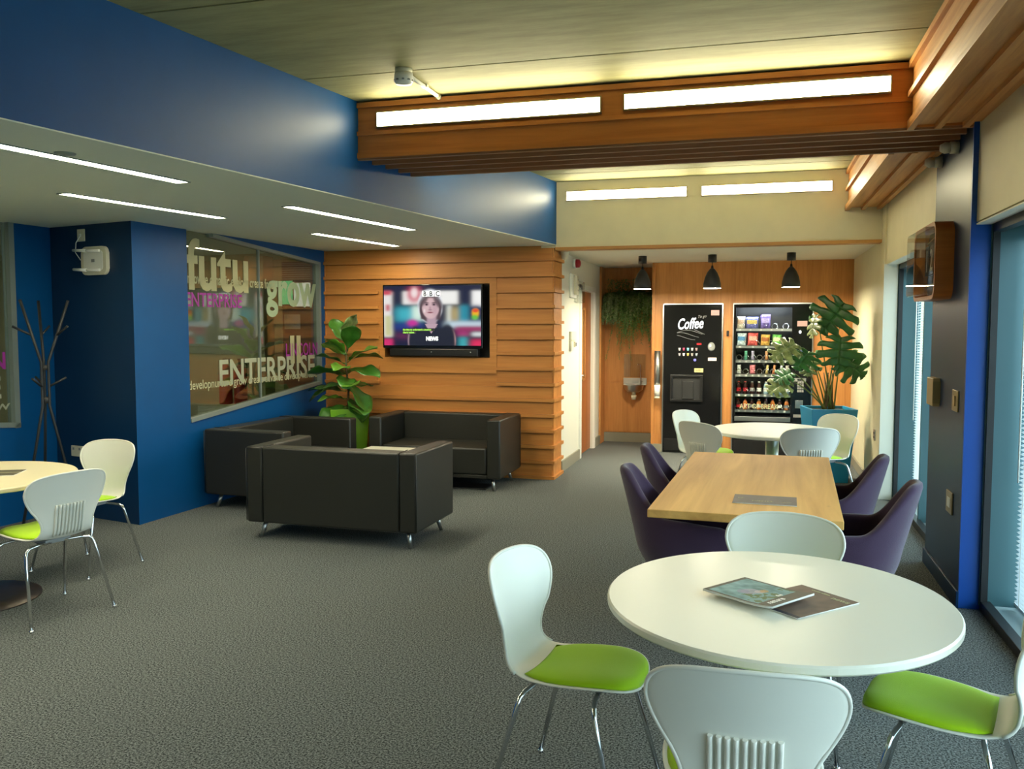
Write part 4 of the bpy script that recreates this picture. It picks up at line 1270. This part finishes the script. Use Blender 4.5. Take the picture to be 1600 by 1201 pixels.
for k, (bo, ca, lab) in enumerate([(cola, M['red'], 'dark drink bottle'), (ob, M['red'], 'orange drink bottle'), (cola, M['grey'], 'dark drink bottle'), (ob, M['white'], 'orange drink bottle'), (cola, M['red'], 'dark drink bottle'), (ob, M['red'], 'orange drink bottle'), (cola, M['white'], 'dark drink bottle'), (ob, M['grey'], 'orange drink bottle')]):
    bottle(sx_(8, k), shelfz[5] - .006, bo, ca, '%s, %s slot from the left on the bottom shelf behind the lettering' % (lab, ordw[k]), 0.13)

# ---------- basin, panel and trailing plant in the recess
t = thing('hand_basin', 'small steel hand basin fixed on the oak recess wall', 'basin', (-1.59, 12.088, 0))
b = B()
b.lathe([(0, 0.70), (0.08, 0.705), (0.125, 0.74), (0.135, 0.80), (0.14, 0.805), (0.128, 0.806), (0.115, 0.75), (0.07, 0.72), (0, 0.715)], (0, -0.14, 0), 32)
b.build('bowl', M['steel'], t)
b = B(); b.box(-0.16, 0.16, -0.012, 0, 0.80, 0.89, 0.003); b.box(-0.15, 0.15, -0.10, 0, 0.795, 0.806, 0.002); b.build('upstand', M['steel'], t)
b = B(); b.tube([(0.085, -0.06, 0.80), (0.085, -0.06, 1.05), (0.083, -0.07, 1.075), (0.06, -0.10, 1.085), (0.045, -0.12, 1.075)], 0.008, 10); b.tube([(0.085, -0.06, 0.83), (0.115, -0.075, 0.84)], 0.006, 8); b.build('tap', M['chrome'], t)
b = B(); b.tube([(0, -0.13, 0.72), (0, -0.13, 0.65)], 0.028, 16); b.tube([(0, -0.13, 0.66), (0, -0.13, 0.60)], [0.038, 0.030], 16); b.build('trap', M['offwhite'], t)
t = tag(B().box(-1.745, -1.45, 12.078, 12.087, 0.90, 1.215).build('splash_panel', M['acrylic']), 'clear acrylic splash panel above the steel hand basin', 'panel')

t = thing('trailing_plant', 'dark trailing plant hanging high in the oak recess', 'plant', (-1.64, 11.98, 2.0))
b = B(); b.box(-0.33, 0.33, -0.09, 0.09, -0.12, 0.02, 0.01); b.build('trough', M['black'], t)
random.seed(11)
def leafquad(b, p, L, W, d, up=Vector((0, 0, 1))):
    d = d.normalized(); s_ = d.cross(up)
    if s_.length < 1e-3: s_ = Vector((1, 0, 0))
    s_.normalize()
    n = s_.cross(d)
    q = [p, p + d * L * .45 + s_ * W + n * W * .4, p + d * L, p + d * L * .45 - s_ * W + n * W * .4]
    vs = [b.bm.verts.new(v) for v in q]; b.bm.faces.new(vs)
fol = B(); fol2 = B()
def trail(b, x, y, z0, out, drop, ll, ww):
    p = Vector((x, y, z0)); v = Vector((out[0], out[1], 0.7)) ; pts = [p.copy()]
    n = int((drop + 0.25) / 0.022)
    for i in range(n):
        v = v * 0.86 + Vector((random.uniform(-.12, .12), random.uniform(-.10, .06), -0.16))
        p = p + v.normalized() * 0.022
        p.y = min(p.y, 0.08); p.x = max(-0.345, min(0.35, p.x))
        if p.z < z0 - drop: break
        pts.append(p.copy())
        for k in range(2):
            d = Vector((random.uniform(-1, 1), random.uniform(-1, .3), random.uniform(-1.2, .3)))
            leafquad(b, p, ll * random.uniform(.7, 1.2), ww, d)
    if len(pts) > 2: b.tube(pts, 0.0018, 3, cap=False)
for k in range(170):
    x = random.uniform(-.30, .30)
    dr_ = random.uniform(0.10, 0.38)
    trail(fol, x, random.uniform(-.05, .05), random.uniform(0, .04), (x * 1.6 + random.uniform(-.6, .6), random.uniform(-1, .1)), dr_, 0.05, 0.012)
for k in range(60):
    x = random.uniform(-.10, .22)
    trail(fol, x, random.uniform(-.06, 0), 0.02, (random.uniform(-.2, .2), random.uniform(-.7, 0)), random.uniform(0.4, 0.70), 0.04, 0.006)
for k in range(3):
    trail(fol, -0.10, -0.03, 0.0, (0, -.3), 0.85, 0.035, 0.006)
for k in range(60):
    x = random.choice([random.uniform(-.33, -.05), random.uniform(-.33, .33)])
    trail(fol2, x, random.uniform(-.07, 0), random.uniform(-.02, .03), (x + random.uniform(-.5, .5), -0.9), random.uniform(0.15, 0.40), 0.030, 0.011)
for k in range(60):
    x = random.uniform(-.28, .28)
    p = Vector((x, random.uniform(-.05, .05), 0.0))
    d = Vector((random.uniform(-.5, .5), random.uniform(-.5, .2), 1))
    for i in range(9):
        q = p + d * 0.026 * i
        if q.y > .08: break
        leafquad(fol, q, 0.05, 0.008, Vector((random.uniform(-1, 1), random.uniform(-1, .2), random.uniform(0, 1))))
fol.build('dark_foliage', M['trail'], t, recalc=False)
fol2.build('pale_foliage', M['trail2'], t, recalc=False)

# ---------- fittings on the white alcove wall
t = thing('fire_alarm_sounder', 'red alarm sounder high on the white alcove wall', 'alarm', (-2.04, 9.99, 2.32))
b = B(); b.tube([(0, 0, 0), (0.035, 0, 0)], 0.055, 20); b.build('mount', M['white'], t)
b = B(); b.tube([(0.035, 0, 0), (0.075, 0, 0), (0.09, 0, 0)], [0.05, 0.046, 0.02], 20); b.build('dome', M['red'], t)
t = thing('call_point_cover', 'white call point under a clear cover below the red alarm', 'call point', (-2.04, 9.96, 2.06))
b = B(); b.box(0, 0.03, -0.20, 0.12, -0.14, 0.14, 0.012); b.build('backplate', M['white'], t)
b = B(); b.box(0.03, 0.07, -0.08, 0.03, -0.10, 0.12, 0.008); b.build('unit', M['offwhite'], t)
b = B(); b.box(0.0, 0.09, 0.06, 0.30, -0.19, 0.06, 0.02); b.build('clear_cover', M['acrylic'], t)
b = B()
for (y, z) in ((-.04, .07), (-.03, -.05), (-.02, .01)): b.tube([(0.07, y, z), (0.074, y, z)], 0.010, 10)
b.build('buttons', M['grey'], t)
t = thing('door_release', 'pair of small white door control boxes left of the alcove door', 'switch', (-2.04, 9.93, 1.43))
b = B(); b.box(0, 0.03, -0.16, 0.14, 0.01, 0.11, 0.004); b.build('upper_box', M['offwhite'], t)
b = B(); b.box(0, 0.03, -0.16, -0.03, -0.11, 0.0, 0.004); b.box(0, 0.04, 0.02, 0.07, -0.07, -0.01, 0.002); b.build('lower_box', M['offwhite'], t)
b = B(); b.box(0.04, 0.046, 0.03, 0.06, -0.06, -0.02); b.build('button', M['ink'], t)
t = thing('motion_sensor', 'white sensor at the corner of the oak wall and the alcove', 'sensor', (-1.96, 9.16, 2.36))
b = B(); b.lathe([(0, 0.04), (0.045, 0.04), (0.045, 0.0), (0.03, -0.05), (0, -0.06)], seg=20); b.build('body', M['offwhite'], t)
b = B(); b.box(-0.05, 0.05, -0.04, 0.04, 0.03, 0.04); b.build('base', M['offwhite'], t)

# ---------- fittings on the right wall and pilaster
def rsens(x, y, z, label):
    t = thing('wall_sensor', label, 'sensor', (x, y, z), 0)
    b = B(); b.tube([(0, 0, 0), (-0.045, 0, 0)], 0.036, 20); b.build('base', M['offwhite'], t)
    b = B(); b.tube([(-0.045, 0, 0), (-0.075, 0, 0), (-0.10, 0, 0)], [0.030, 0.034, 0.020], 20); b.build('head', M['offwhite'], t)
rsens(1.137, 5.78, 2.655, 'round white sensor on top of the pilaster, nearer one')
rsens(1.137, 6.26, 2.655, 'round white sensor on top of the pilaster, farther one')
t = thing('tan_control_box', 'tan box on the edge of the navy pilaster', 'control box', (1.137, 6.18, 1.18))
b = B(); b.box(-0.045, 0, -0.10, 0.10, -0.09, 0.09, 0.006); b.build('body', M['tanbox'], t)
b = B(); b.box(-0.045, -0.0, -0.104, -0.10, -0.07, 0.07); b.build('side_vent', M['brass'], t)
t = thing('light_switch', 'brushed metal switch plate in the middle of the navy pilaster', 'switch', (1.137, 5.62, 1.165))
b = B(); b.box(-0.008, 0, -0.075, 0.075, -0.062, 0.062, 0.003); b.build('plate', M['brass'], t)
b = B(); b.box(-0.014, -0.008, -0.02, 0.02, -0.03, 0.03, 0.002); b.build('rocker', M['tanbox'], t)
t = thing('wall_socket', 'metal socket low on the navy pilaster', 'socket', (1.137, 5.68, 0.555))
b = B(); b.box(-0.010, 0, -0.08, 0.08, -0.065, 0.065, 0.003); b.build('plate', M['brass'], t)
b = B(); b.box(-0.013, -0.010, -0.04, 0.04, -0.03, 0.03, 0.002); b.build('cover', M['white'], t)
t = thing('wall_socket', 'small socket low on the cream wall beside the blue planter', 'socket', (XR, 8.98, 0.56))
b = B(); b.box(-0.010, 0, -0.05, 0.05, -0.05, 0.05, 0.003); b.build('plate', M['steel'], t)
b = B()
for z in (-.02, .02): b.box(-0.013, -0.010, -0.02, 0.02, z - .008, z + .008)
b.build('holes', M['ink'], t)
# flip clock: rounded oak frame with clear cover
t = thing('wall_clock', 'oak framed flip clock with clear cover on the navy pilaster', 'clock', (1.137, 6.17, 2.0))
def rrect(hw, hh, r, n=8):
    pts = []
    for (cx, cy, a0) in ((hw - r, hh - r, 0), (-hw + r, hh - r, 90), (-hw + r, -hh + r, 180), (hw - r, -hh + r, 270)):
        for k in range(n + 1):
            a = radians(a0 + 90 * k / n); pts.append((cx + r * cos(a), cy + r * sin(a)))
    return pts
mC = frame_mtx((0, 0, 0), (0, -1, 0), (0, 0, 1))   # local x -> -Y, y -> Z, z -> -X (out of wall)
def ring(b, o_, i_, z0, z1, mt):
    n = len(o_)
    vs = []
    for P, z in ((o_, z0), (o_, z1), (i_, z1), (i_, z0)):
        vs.append([b.bm.verts.new(mt @ Vector((p[0], p[1], z))) for p in P])
    for q in range(4):
        a, c = vs[q], vs[(q + 1) % 4]
        for k in range(n): b.bm.faces.new((a[k], a[(k + 1) % n], c[(k + 1) % n], c[k]))
b = B(); ring(b, rrect(0.37, 0.235, 0.085), rrect(0.345, 0.21, 0.065), 0, 0.105, mC); b.build('case', M['oak_beam'], t)
b = B(); b.prism(rrect(0.35, 0.215, 0.045), 0.0, 0.02, mC); b.build('dial', M['black_matt'], t)
b = B()
for i, x in enumerate((-0.23, -0.08, 0.09, 0.24)):
    b.obox((0, 0, 0), (0.125, 0.19, 0.02), mtx=mC @ Matrix.Translation((x, 0.03, 0.035)))
b.build('flip_cards', M['black'], t)
for i, (ch, x) in enumerate(zip('1242', (-0.23, -0.08, 0.09, 0.24))):
    letters('digit', ch, 0.20, M['white'], t, mC @ Matrix.Translation((x - 0.055, -0.04, 0.046)), 0.9, 0.002)
b = B(); b.tube([mC @ Vector((x, y, 0.03)) for x, y in ((-0.32, 0.15), (-0.1, 0.17), (0.1, 0.17), (0.32, 0.15))], 0.004, 6); b.tube([mC @ Vector((x, -0.13, 0.03)) for x in (-0.3, 0.3)], 0.008, 6); b.build('rail', M['brass'], t)
b = B(); b.prism(rrect(0.34, 0.205, 0.04), 0.10, 0.155, mC, bev=0.006); b.build('clear_cover', M['acrylic'], t)

# ---------- router and sockets on the pillar face
t = thing('wifi_router', 'white wireless router with antennas high on the navy pillar', 'router')
t.matrix_world = mD @ Matrix.Translation((0.605, 2.13, 0))
b = B(); b.prism(rrect(0.155, 0.115, 0.05), 0, 0.035, bev=0.006)
b.build('body', M['offwhite'], t)
b = B(); b.prism(rrect(0.12, 0.08, 0.03), 0.035, 0.038); b.build('front_panel', M['white'], t)
b = B(); b.box(-0.02, 0.02, -0.012, 0.012, 0.038, 0.040); b.build('logo', M['grey'], t)
for yy in (-0.078, 0.078):
    b = B(); b.tube([(0.09, yy, 0.045), (-0.03, yy + .002, 0.052), (-0.06, yy + .003, 0.055)], 0.011, 10)
    b.tube([(-0.06, yy + .003, 0.055), (-0.22, yy + .012, 0.06)], [0.014, 0.011], 10); b.build('antenna', M['white'], t)
t = thing('wall_socket', 'white socket plate on the navy pillar above the router', 'socket')
t.matrix_world = mD @ Matrix.Translation((0.42, 2.345, 0))
b = B(); b.box(-0.045, 0.045, -0.05, 0.05, 0, 0.012, 0.003); b.build('plate', M['offwhite'], t)
b = B(); b.box(-0.012, 0.012, -0.012, 0.012, 0.012, 0.022, 0.003); b.tube([(0, -0.01, 0.018), (-0.05, -0.06, 0.02), (-0.06, -0.14, 0.02), (0.0, -0.20, 0.02), (0.05, -0.215, 0.02)], 0.004, 6); b.build('cable', M['white'], t)
t = thing('wall_socket', 'white socket plate low on the navy pillar behind the chair', 'socket')
t.matrix_world = mD @ Matrix.Translation((0.28, 0.55, 0))
b = B(); b.box(-0.075, 0.075, -0.045, 0.045, 0, 0.012, 0.003); b.build('plate', M['offwhite'], t)
b = B(); b.box(-0.05, -0.03, 0.01, 0.03, 0.012, 0.016); b.box(0.03, 0.05, 0.01, 0.03, 0.012, 0.016); b.build('switches', M['grey'], t)

# ---------- smoke detector and conduit under the concrete ceiling
t = thing('smoke_detector', 'white smoke detector on the concrete ceiling', 'smoke detector', (-1.97, 4.78, ZC))
b = B(); b.lathe([(0, 0), (0.05, 0), (0.05, -0.02), (0.045, -0.025), (0, -0.025)], seg=28); b.build('base', M['offwhite'], t)
b = B(); b.lathe([(0, -0.025), (0.052, -0.025), (0.056, -0.06), (0.046, -0.085), (0, -0.09)], seg=28); b.build('head', M['white'], t)
b = B()
for k in range(10):
    a = 2 * pi * k / 10; b.obox((0.052 * cos(a), 0.052 * sin(a), -0.068), (0.012, 0.014, 0.008), a)
b.build('vents', M['grey'], t)
t = thing('cable_conduit', 'white conduit running from the smoke detector to the oak beam', 'conduit', (-1.97, 4.78, ZC))
b = B(); b.tube([(0.0, 0.05, -0.014), (0.0, 0.575, -0.014)], 0.012, 10); b.build('pipe', M['white'], t)
b = B(); b.tube([(0.0, 0.55, -0.014), (0.0, 0.585, -0.014)], 0.018, 12); b.box(-0.02, 0.02, 0.32, 0.35, -0.02, 0, 0.002); b.build('clips', M['offwhite'], t)
t = thing('sprinkler', 'small flush sensor plate in the low white ceiling near the strip lights', 'sensor', (-3.215, 3.55, ZL))
b = B(); b.lathe([(0, 0), (0.05, 0), (0.046, -0.006), (0.02, -0.008), (0, -0.014)], seg=24); b.build('plate', M['frame_grey'], t)

# ---------- office things behind the glass
def screen(x, y, z, rz, label, col, k=1.0):
    t = thing('office_monitor', label, 'screen', (x, y, z), rz, 'screens in the office behind the glass')
    t.scale = (k * 0.5, 1, 0.80)
    b = B(); b.box(-0.36, 0.36, 0, 0.04, -0.22, 0.22, 0.004); b.build('casing', M['black'], t)
    b = B(); b.box(-0.34, 0.34, -0.003, 0, -0.20, 0.20); b.build('screen', M[col], t)
screen(-6.19, 10.80, 2.06, 0, 'bright office screen behind the green lettering, left one', 'lit_green', 0.50)
screen(-5.93, 10.80, 2.03, 0, 'bright office screen behind the green lettering, right one', 'lit_white', 0.92)
t = tag(B().box(-6.24, -6.00, 10.80, 10.805, 1.56, 1.76).build('notice_sheet', M['paper']), 'white notice sheet seen through the right half of the slanted window', 'notice')
for i, x in enumerate((-6.55, -6.32)):
    t = thing('fire_extinguisher', ['red fire extinguisher behind the slanted glass, left one', 'red fire extinguisher behind the slanted glass, right one'][i], 'fire extinguisher', (x * 0.95 - 0.36, 9.9, 0.6), 0)
    b = B(); b.lathe([(0, 0), (0.08, 0), (0.085, 0.02), (0.085, 0.42), (0.06, 0.48), (0.025, 0.51), (0, 0.51)], seg=24); b.build('cylinder', M['red'], t)
    b = B(); b.lathe([(0, 0.50), (0.025, 0.50), (0.025, 0.56), (0, 0.56)], seg=12); b.box(-0.03, 0.07, -0.015, 0.015, 0.56, 0.585); b.build('valve', M['black'], t)
    b = B(); b.tube([(0.05, 0, 0.56), (0.11, -0.02, 0.50), (0.10, -0.04, 0.2)], 0.010, 8); b.build('hose', M['black'], t)
t = thing('cabinet', 'low beige cabinet in the office holding the extinguishers', 'cabinet', (-6.55, 9.95, 0))
b = B(); b.box(-0.35, 0.35, -0.2, 0.2, 0, 0.6, 0.005); b.build('body', M['room_wall'], t)
b = B(); b.box(-0.34, -0.005, -0.215, -0.2, 0.02, 0.58); b.box(0.005, 0.34, -0.215, -0.2, 0.02, 0.58); b.build('door', M['offwhite'], t)

# ---------- magazines
def mag_img(kind, Wp=90, Hp=64):
    rs = np.random.RandomState(5 + kind)
    y, x = np.mgrid[0:Hp, 0:Wp]; x = (x + .5) / Wp; y = (y + .5) / Hp
    def nz(f):
        a = rs.rand(f, f)
        xi = np.clip((x * (f - 1)), 0, f - 1.001); yi = np.clip(y * (f - 1), 0, f - 1.001)
        i = xi.astype(int); j = yi.astype(int); u = xi - i; v = yi - j
        return a[j, i] * (1 - u) * (1 - v) + a[j, i + 1] * u * (1 - v) + a[j + 1, i] * (1 - u) * v + a[j + 1, i + 1] * u * v
    if kind == 0:
        im = np.zeros((Hp, Wp, 3)) + np.array(C('4e4a3c'))
        ins = (x > .05) & (x < .78) & (y > .05) & (y < .95)
        n = nz(9) * .6 + nz(22) * .4
        c0 = np.array(C('2f6058')); c1 = np.array(C('8fbcc0'))
        pic = c0 + (c1 - c0) * n[..., None]
        pic = np.where((n > .62)[..., None] & (x > .4)[..., None], np.array(C('4f6b3a')), pic)
        im[ins] = pic[ins]
        for cx, cy, r, c in ((.42, .55, .10, 'a8a0b0'), (.5, .45, .06, 'c8b8b0'), (.52, .38, .05, 'c09040'), (.36, .62, .07, '8c88a0')):
            k = ((x - cx) ** 2 + ((y - cy) * .7) ** 2) < r * r; im[k] = im[k] * .35 + np.array(C(c)) * .65
    elif kind == 1:
        im = np.zeros((Hp, Wp, 3)) + np.array(C('6b5648')); n = nz(12)
        im *= (0.75 + .5 * n)[..., None]
        im[(y > .94)] = np.array(C('2c2a34'))
    elif kind == 2:
        im = np.zeros((Hp, Wp, 3)) + np.array(C('5f5450')); im *= (.9 + .2 * nz(6))[..., None]
    else:
        im = np.zeros((Hp, Wp, 3)) + np.array(C('5c5a48')); im *= (.6 + .8 * nz(14))[..., None]
        im[(y > .4) & (y < .5)] = np.array(C('b0a888'))
    return im
M['print'] = vcol_mat('printed_cover', 0.0, 0.55)
def magazine(name, label, loc, rz, wdt, hgt, kind, th=0.007, texts=(), curl=0.0, cat='magazine'):
    t = thing(name, label, cat, loc, rz)
    b = B()
    def f(side):
        def g(u, v):
            return Vector(((u) * wdt, v * hgt, (th - .0005 if side else 0) + curl * max(0, u - .6) ** 2))
        return g
    b.grid(f(0), 12, 2); b.grid(f(1), 12, 2)
    for v0_ in (0, 1):
        b.grid(lambda u, v, v0_=v0_: Vector((u * wdt, v0_ * hgt, v * (th - .0005) + curl * max(0, u - .6) ** 2)), 12, 1)
    for u0_ in (0, 1):
        b.grid(lambda u, v, u0_=u0_: Vector((u0_ * wdt, u * hgt, v * (th - .0005) + curl * max(0, u0_ - .6) ** 2)), 2, 1)
    bmesh.ops.remove_doubles(b.bm, verts=b.bm.verts[:], dist=0.0001)
    b.build('pages', M['paper'], t)
    im = mag_img(kind)
    o = printed('cover', im, wdt, hgt, Matrix.Translation((0, 0, th)), M['print'], t)
    for v in o.data.vertices:
        v.co.z += curl * max(0, v.co.x / wdt - .6) ** 2
    for (s_, x, y, sz, m_, rot) in texts:
        letters('cover_title', s_, sz, M[m_], o, Matrix.Translation((x, y, th + 0.0006 + curl * .12)) @ Matrix.Rotation(rot, 4, 'Z'), 1.0, 0.0006, depth=0.0003)
    return t
magazine('magazine', 'magazine with a teal picture cover, on top on the nearest round table', (-0.150, 2.868, 0.7415), radians(-37), 0.268, 0.215, 0, texts=(('nature', 0.245, 0.02, 0.03, 'white', pi / 2), ('the', 0.215, 0.10, 0.02, 'white', pi / 2)), curl=0.06)
magazine('magazine', 'brown magazine lying partly under the teal one, nearest round table', (-0.03, 2.84, 0.7305), radians(-43), 0.225, 0.285, 1, th=0.004, texts=(('news', 0.15, 0.24, 0.032, 'vinyl', 0), ('weekly edition', 0.06, 0.26, 0.012, 'vinyl', 0)))
magazine('leaflet', 'brown leaflet with pale printing on the oak table', (-0.095, 4.36, 0.7405), radians(-2), 0.30, 0.22, 2, th=0.004, texts=(('EVENTS', 0.09, 0.06, 0.028, 'vinyl', 0), ('hub', 0.02, 0.12, 0.02, 'vinyl', 0), ('welcome', 0.23, 0.06, 0.012, 'vinyl', 0)), cat='leaflet')
magazine('magazine', 'dark magazine on the pale left table', (-4.42, 3.97, 0.7305), radians(25), 0.30, 0.21, 3, th=0.005)

# ---------- potted plants
def leaf_obovate(L, Wd, droop=0.25, fold=0.25, wav=0.012, seed=0):
    ph = seed * 1.7
    def f(u, v):
        U = u * 2 - 1
        wv = Wd * (sin(pi * min(1, v ** 0.85 * 0.98 + .01)) ** 0.75) * (0.45 + 0.75 * v)
        x = U * wv * 0.62
        y = v * L
        z = abs(U) * fold * wv * 0.6 - droop * L * v * v + wav * sin(v * 14 + ph) * abs(U)
        return Vector((x, y, z))
    return f
def place_mtx(base, dirv, roll=0.0):
    y = Vector(dirv).normalized()
    x = y.cross(Vector((0, 0, 1)))
    if x.length < 1e-3: x = Vector((1, 0, 0))
    x.normalize(); z = x.cross(y)
    m = Matrix(((x.x, y.x, z.x, base[0]), (x.y, y.y, z.y, base[1]), (x.z, y.z, z.z, base[2]), (0, 0, 0, 1)))
    return m @ Matrix.Rotation(roll, 4, 'Y')

# fiddle leaf plant in green pot
t = thing('fiddle_leaf_fig', 'leafy green plant in a lime green pot between two sofas', 'potted plant', (-4.10, 8.36, 0), radians(-2))
def tapered_pot(bot, top, h, m, parent, rz, wall=0.02):
    b = B()
    bw, tw = bot / 2, top / 2
    R_ = Matrix.Rotation(rz, 4, 'Z')
    def sq(w_, z): return [b.bm.verts.new(R_ @ Vector((sx * w_, sy * w_, z))) for sx, sy in ((-1, -1), (1, -1), (1, 1), (-1, 1))]
    rings = [sq(bw, 0), sq(tw, h), sq(tw - wall, h), sq(tw - wall - .01, h - 0.06)]
    for a, c in zip(rings[:-1], rings[1:]):
        for k in range(4): b.bm.faces.new((a[k], a[(k + 1) % 4], c[(k + 1) % 4], c[k]))
    b.bm.faces.new(rings[0][::-1]); b.bm.faces.new(rings[-1])
    o = b.build('pot', m, parent, bevm=0.004)
    b = B(); b.obox((0, 0, h - 0.045), (2 * (tw - wall) - 0.02, 2 * (tw - wall) - 0.02, 0.03), rz); b.build('soil', M['soil'], parent)
tapered_pot(0.30, 0.40, 0.75, M['greenpot'], t, radians(33))
b = B(); b.tube([(0, 0, 0.70), (0.01, -0.01, 0.95), (-0.02, 0.0, 1.2), (0.0, 0, 1.48)], [0.014, 0.012, 0.010, 0.006], 8); b.build('stem', M['bark'], t)
leaves = [ # dx, dz of leaf base; direction (x,y,z); length
    (0.0, 0.78, (-.15, -.75, -.25), .36, 'leaf'), (0.02, 0.80, (.55, -.45, -.05), .34, 'leaf'), (-.02, 0.92, (-.9, -.1, .1), .36, 'leaf'), (0.02, 0.92, (.3, -.6, .35), .30, 'leaf2'),
    (0, 1.0, (.75, -.3, -.45), .36, 'leaf'), (0, 1.02, (-.85, -.3, -.25), .38, 'leaf'), (0, 1.08, (.3, -.7, -.15), .28, 'leaf'), (-.01, 1.10, (-.95, -.1, .12), .36, 'leaf'),
    (0, 1.14, (.95, -.25, .10), .34, 'leaf'), (0, 1.16, (.1, -.8, .2), .26, 'leaf2'), (0, 1.20, (-.75, -.3, .35), .30, 'leaf'), (0, 1.22, (.75, -.2, .55), .34, 'leaf'),
    (0, 1.27, (-.7, .1, .55), .30, 'leaf'), (0, 1.30, (-.35, -.5, .6), .24, 'leaf2'), (0, 1.34, (.35, -.3, .8), .28, 'leaf'), (0, 1.38, (-.45, .1, .9), .30, 'leaf'), (0, 1.42, (.15, -.1, 1), .26, 'leafpale'),
    (0, 1.25, (.6, .5, .2), .30, 'leaf'), (0, 1.12, (-.5, .6, .1), .30, 'leaf'), (0, 0.95, (.2, .7, .2), .3, 'leaf'), (0.0, 0.86, (.85, -.5, -.55), .30, 'leaf'), (0, .84, (-.55, -.6, .15), .26, 'leaf2')]
random.seed(4)
for i, (dx, z, d, L, m_) in enumerate(leaves):
    b = B()
    base = Vector((dx, 0, z)); dd = Vector(d).normalized()
    b.tube([tuple(base), tuple(base + dd * 0.05)], 0.004, 5)
    g = b.grid(leaf_obovate(L * 1.08, L * 0.74, random.uniform(.1, .35), seed=i), 8, 12)
    mt = place_mtx(base + dd * 0.04, dd, random.uniform(-.35, .35))
    bmesh.ops.transform(b.bm, matrix=mt, verts=[v for r_ in g for v in r_])
    b.build('leaf', M[m_], t, recalc=False, solid=0.0015)

# monstera in blue pot
def monstera(L, W_, seed=0, droop=0.3, nl=5):
    """list of grids (functions) building a split leaf; tip toward +y, stalk joint at y=0"""
    rs = random.Random(seed)
    bm_parts = []
    def edge(t):     # half outline point for parameter t 0..1 from the heart lobe to the tip
        a = radians(-62 + 152 * t)
        r = 0.56 + 0.10 * cos(2 * (a - radians(10))) + 0.12 * t * t
        return Vector((cos(a) * r * W_ * 1.0, (sin(a) * r * 0.95 + 0.36) * L))
    def mid(t): return Vector((0.0, (0.02 + 0.93 * t ** 1.15) * L))
    for s_ in (1, -1):
        for k in range(nl):
            t0, t1 = k / nl, (k + 1) / nl
            gap = rs.uniform(0.15, 0.28) / nl
            split = rs.uniform(0.30, 0.52)
            def f(u, v, s_=s_, t0=t0, t1=t1, gap=gap, split=split, k=k):
                sh = 0 if v < split else gap * min(1, (v - split) / (1 - split) * 2.5)
                a0 = t0 + (sh if k > 0 else 0); a1 = t1 - (sh if k < nl - 1 else 0)
                tt = a0 + (a1 - a0) * u
                p = mid(tt) * (1 - v) + edge(tt) * (v - 0.04 * v * abs(u * 2 - 1) ** 2)
                r = v
                z = 0.10 * abs(p.x) - droop * ((p.x / W_) ** 2 * W_ * 1.1 + (max(0, p.y) / L) ** 2 * L * 0.55) + 0.006 * sin(u * pi) * r
                return Vector((s_ * p.x, p.y, z))
            bm_parts.append(f)
    return bm_parts
t = thing('monstera_plant', 'split-leaved monstera in a tall blue planter by the snack machine', 'potted plant', (0.74, 9.60, 0))
tapered_pot(0.33, 0.46, 0.76, M['bluepot'], t, radians(12))
pot_top = Vector((0.0, 0, 0.72))
# tip centre offset from pot centre, facing normal, tip direction, size
mleaves = [
    ((0.02, -0.10, 1.70), (-.1, -1, .15), (-.45, -.1, -.6), .42, 'leafdark'),
    ((-0.18, -0.16, 1.61), (-.9, -.35, .3), (-.5, -.2, -.85), .27, 'leafpale'),
    ((-0.46, -0.34, 1.36), (-.2, -.75, .75), (-.85, -.3, -.45), .32, 'leafpale'),
    ((-0.27, -0.26, 1.27), (.1, -.7, .7), (-.35, -.3, -.6), .30, 'leafdark'),
    ((0.08, -0.22, 1.34), (0, -1, .25), (-.05, -.2, -.9), .38, 'leafdark'),
    ((0.20, -0.20, 1.20), (.1, -.9, .4), (.75, -.2, -.5), .32, 'leafdark'),
    ((-0.50, -0.36, 1.00), (-.1, -.7, .75), (-.7, -.3, -.4), .26, 'leafpale'),
    ((-0.20, -0.12, 1.19), (-.4, -.7, .5), (-.2, -.3, -.8), .22, 'leafpale'),
    ((-0.46, -0.30, 1.10), (-.1, -.6, .8), (-.6, -.3, -.1), .22, 'leafdark')]
for i, (c, n, tip, sz, m_) in enumerate(mleaves):
    c = Vector(c); n = Vector(n).normalized(); y = Vector(tip); y = (y - n * y.dot(n)).normalized(); x = y.cross(n)
    base = c - y * sz * 0.42
    mt = Matrix(((x.x, y.x, n.x, base.x), (x.y, y.y, n.y, base.y), (x.z, y.z, n.z, base.z), (0, 0, 0, 1)))
    b = B()
    for f in monstera(sz, sz * 0.92, seed=i, droop=0.28):
        b.grid(lambda u, v, f=f: mt @ f(u, v), 4, 8)
    lf = b.build('leaf', M[m_], t, recalc=False, solid=0.0015)
    b = B()
    o_ = pot_top + Vector((random.uniform(-.05, .05), random.uniform(-.05, .05), 0))
    mid_ = (o_ + base) / 2 + Vector((0.0, 0.0, 0.16 + 0.03 * (i % 3))) - (base - o_).cross(Vector((0, 1, 0))).normalized() * 0.0
    q1 = o_ * .72 + mid_ * .28 + Vector((0, 0, .05))
    pts = []
    for k in range(13):
        tt = k / 12
        pts.append(tuple(o_ * (1 - tt) ** 2 + (o_ * .35 + base * .65 + Vector((0, 0, -0.0 + .10))) * 2 * tt * (1 - tt) + base * tt * tt))
    b.tube(pts, [0.009 - 0.0045 * k / 12 for k in range(13)], 6); b.build('stem', M['stem'], t)
b = B()
for k in range(5):
    a = k * 1.3
    b.tube([(0.05 * cos(a), 0.05 * sin(a), 0.74), (0.03 * cos(a + 1), 0.03 * sin(a + 1), 0.92), (0.05 * cos(a + 2), .04 * sin(a), 1.12)], [0.016, 0.013, 0.006], 6)
b.build('trunk', M['bark'], t)
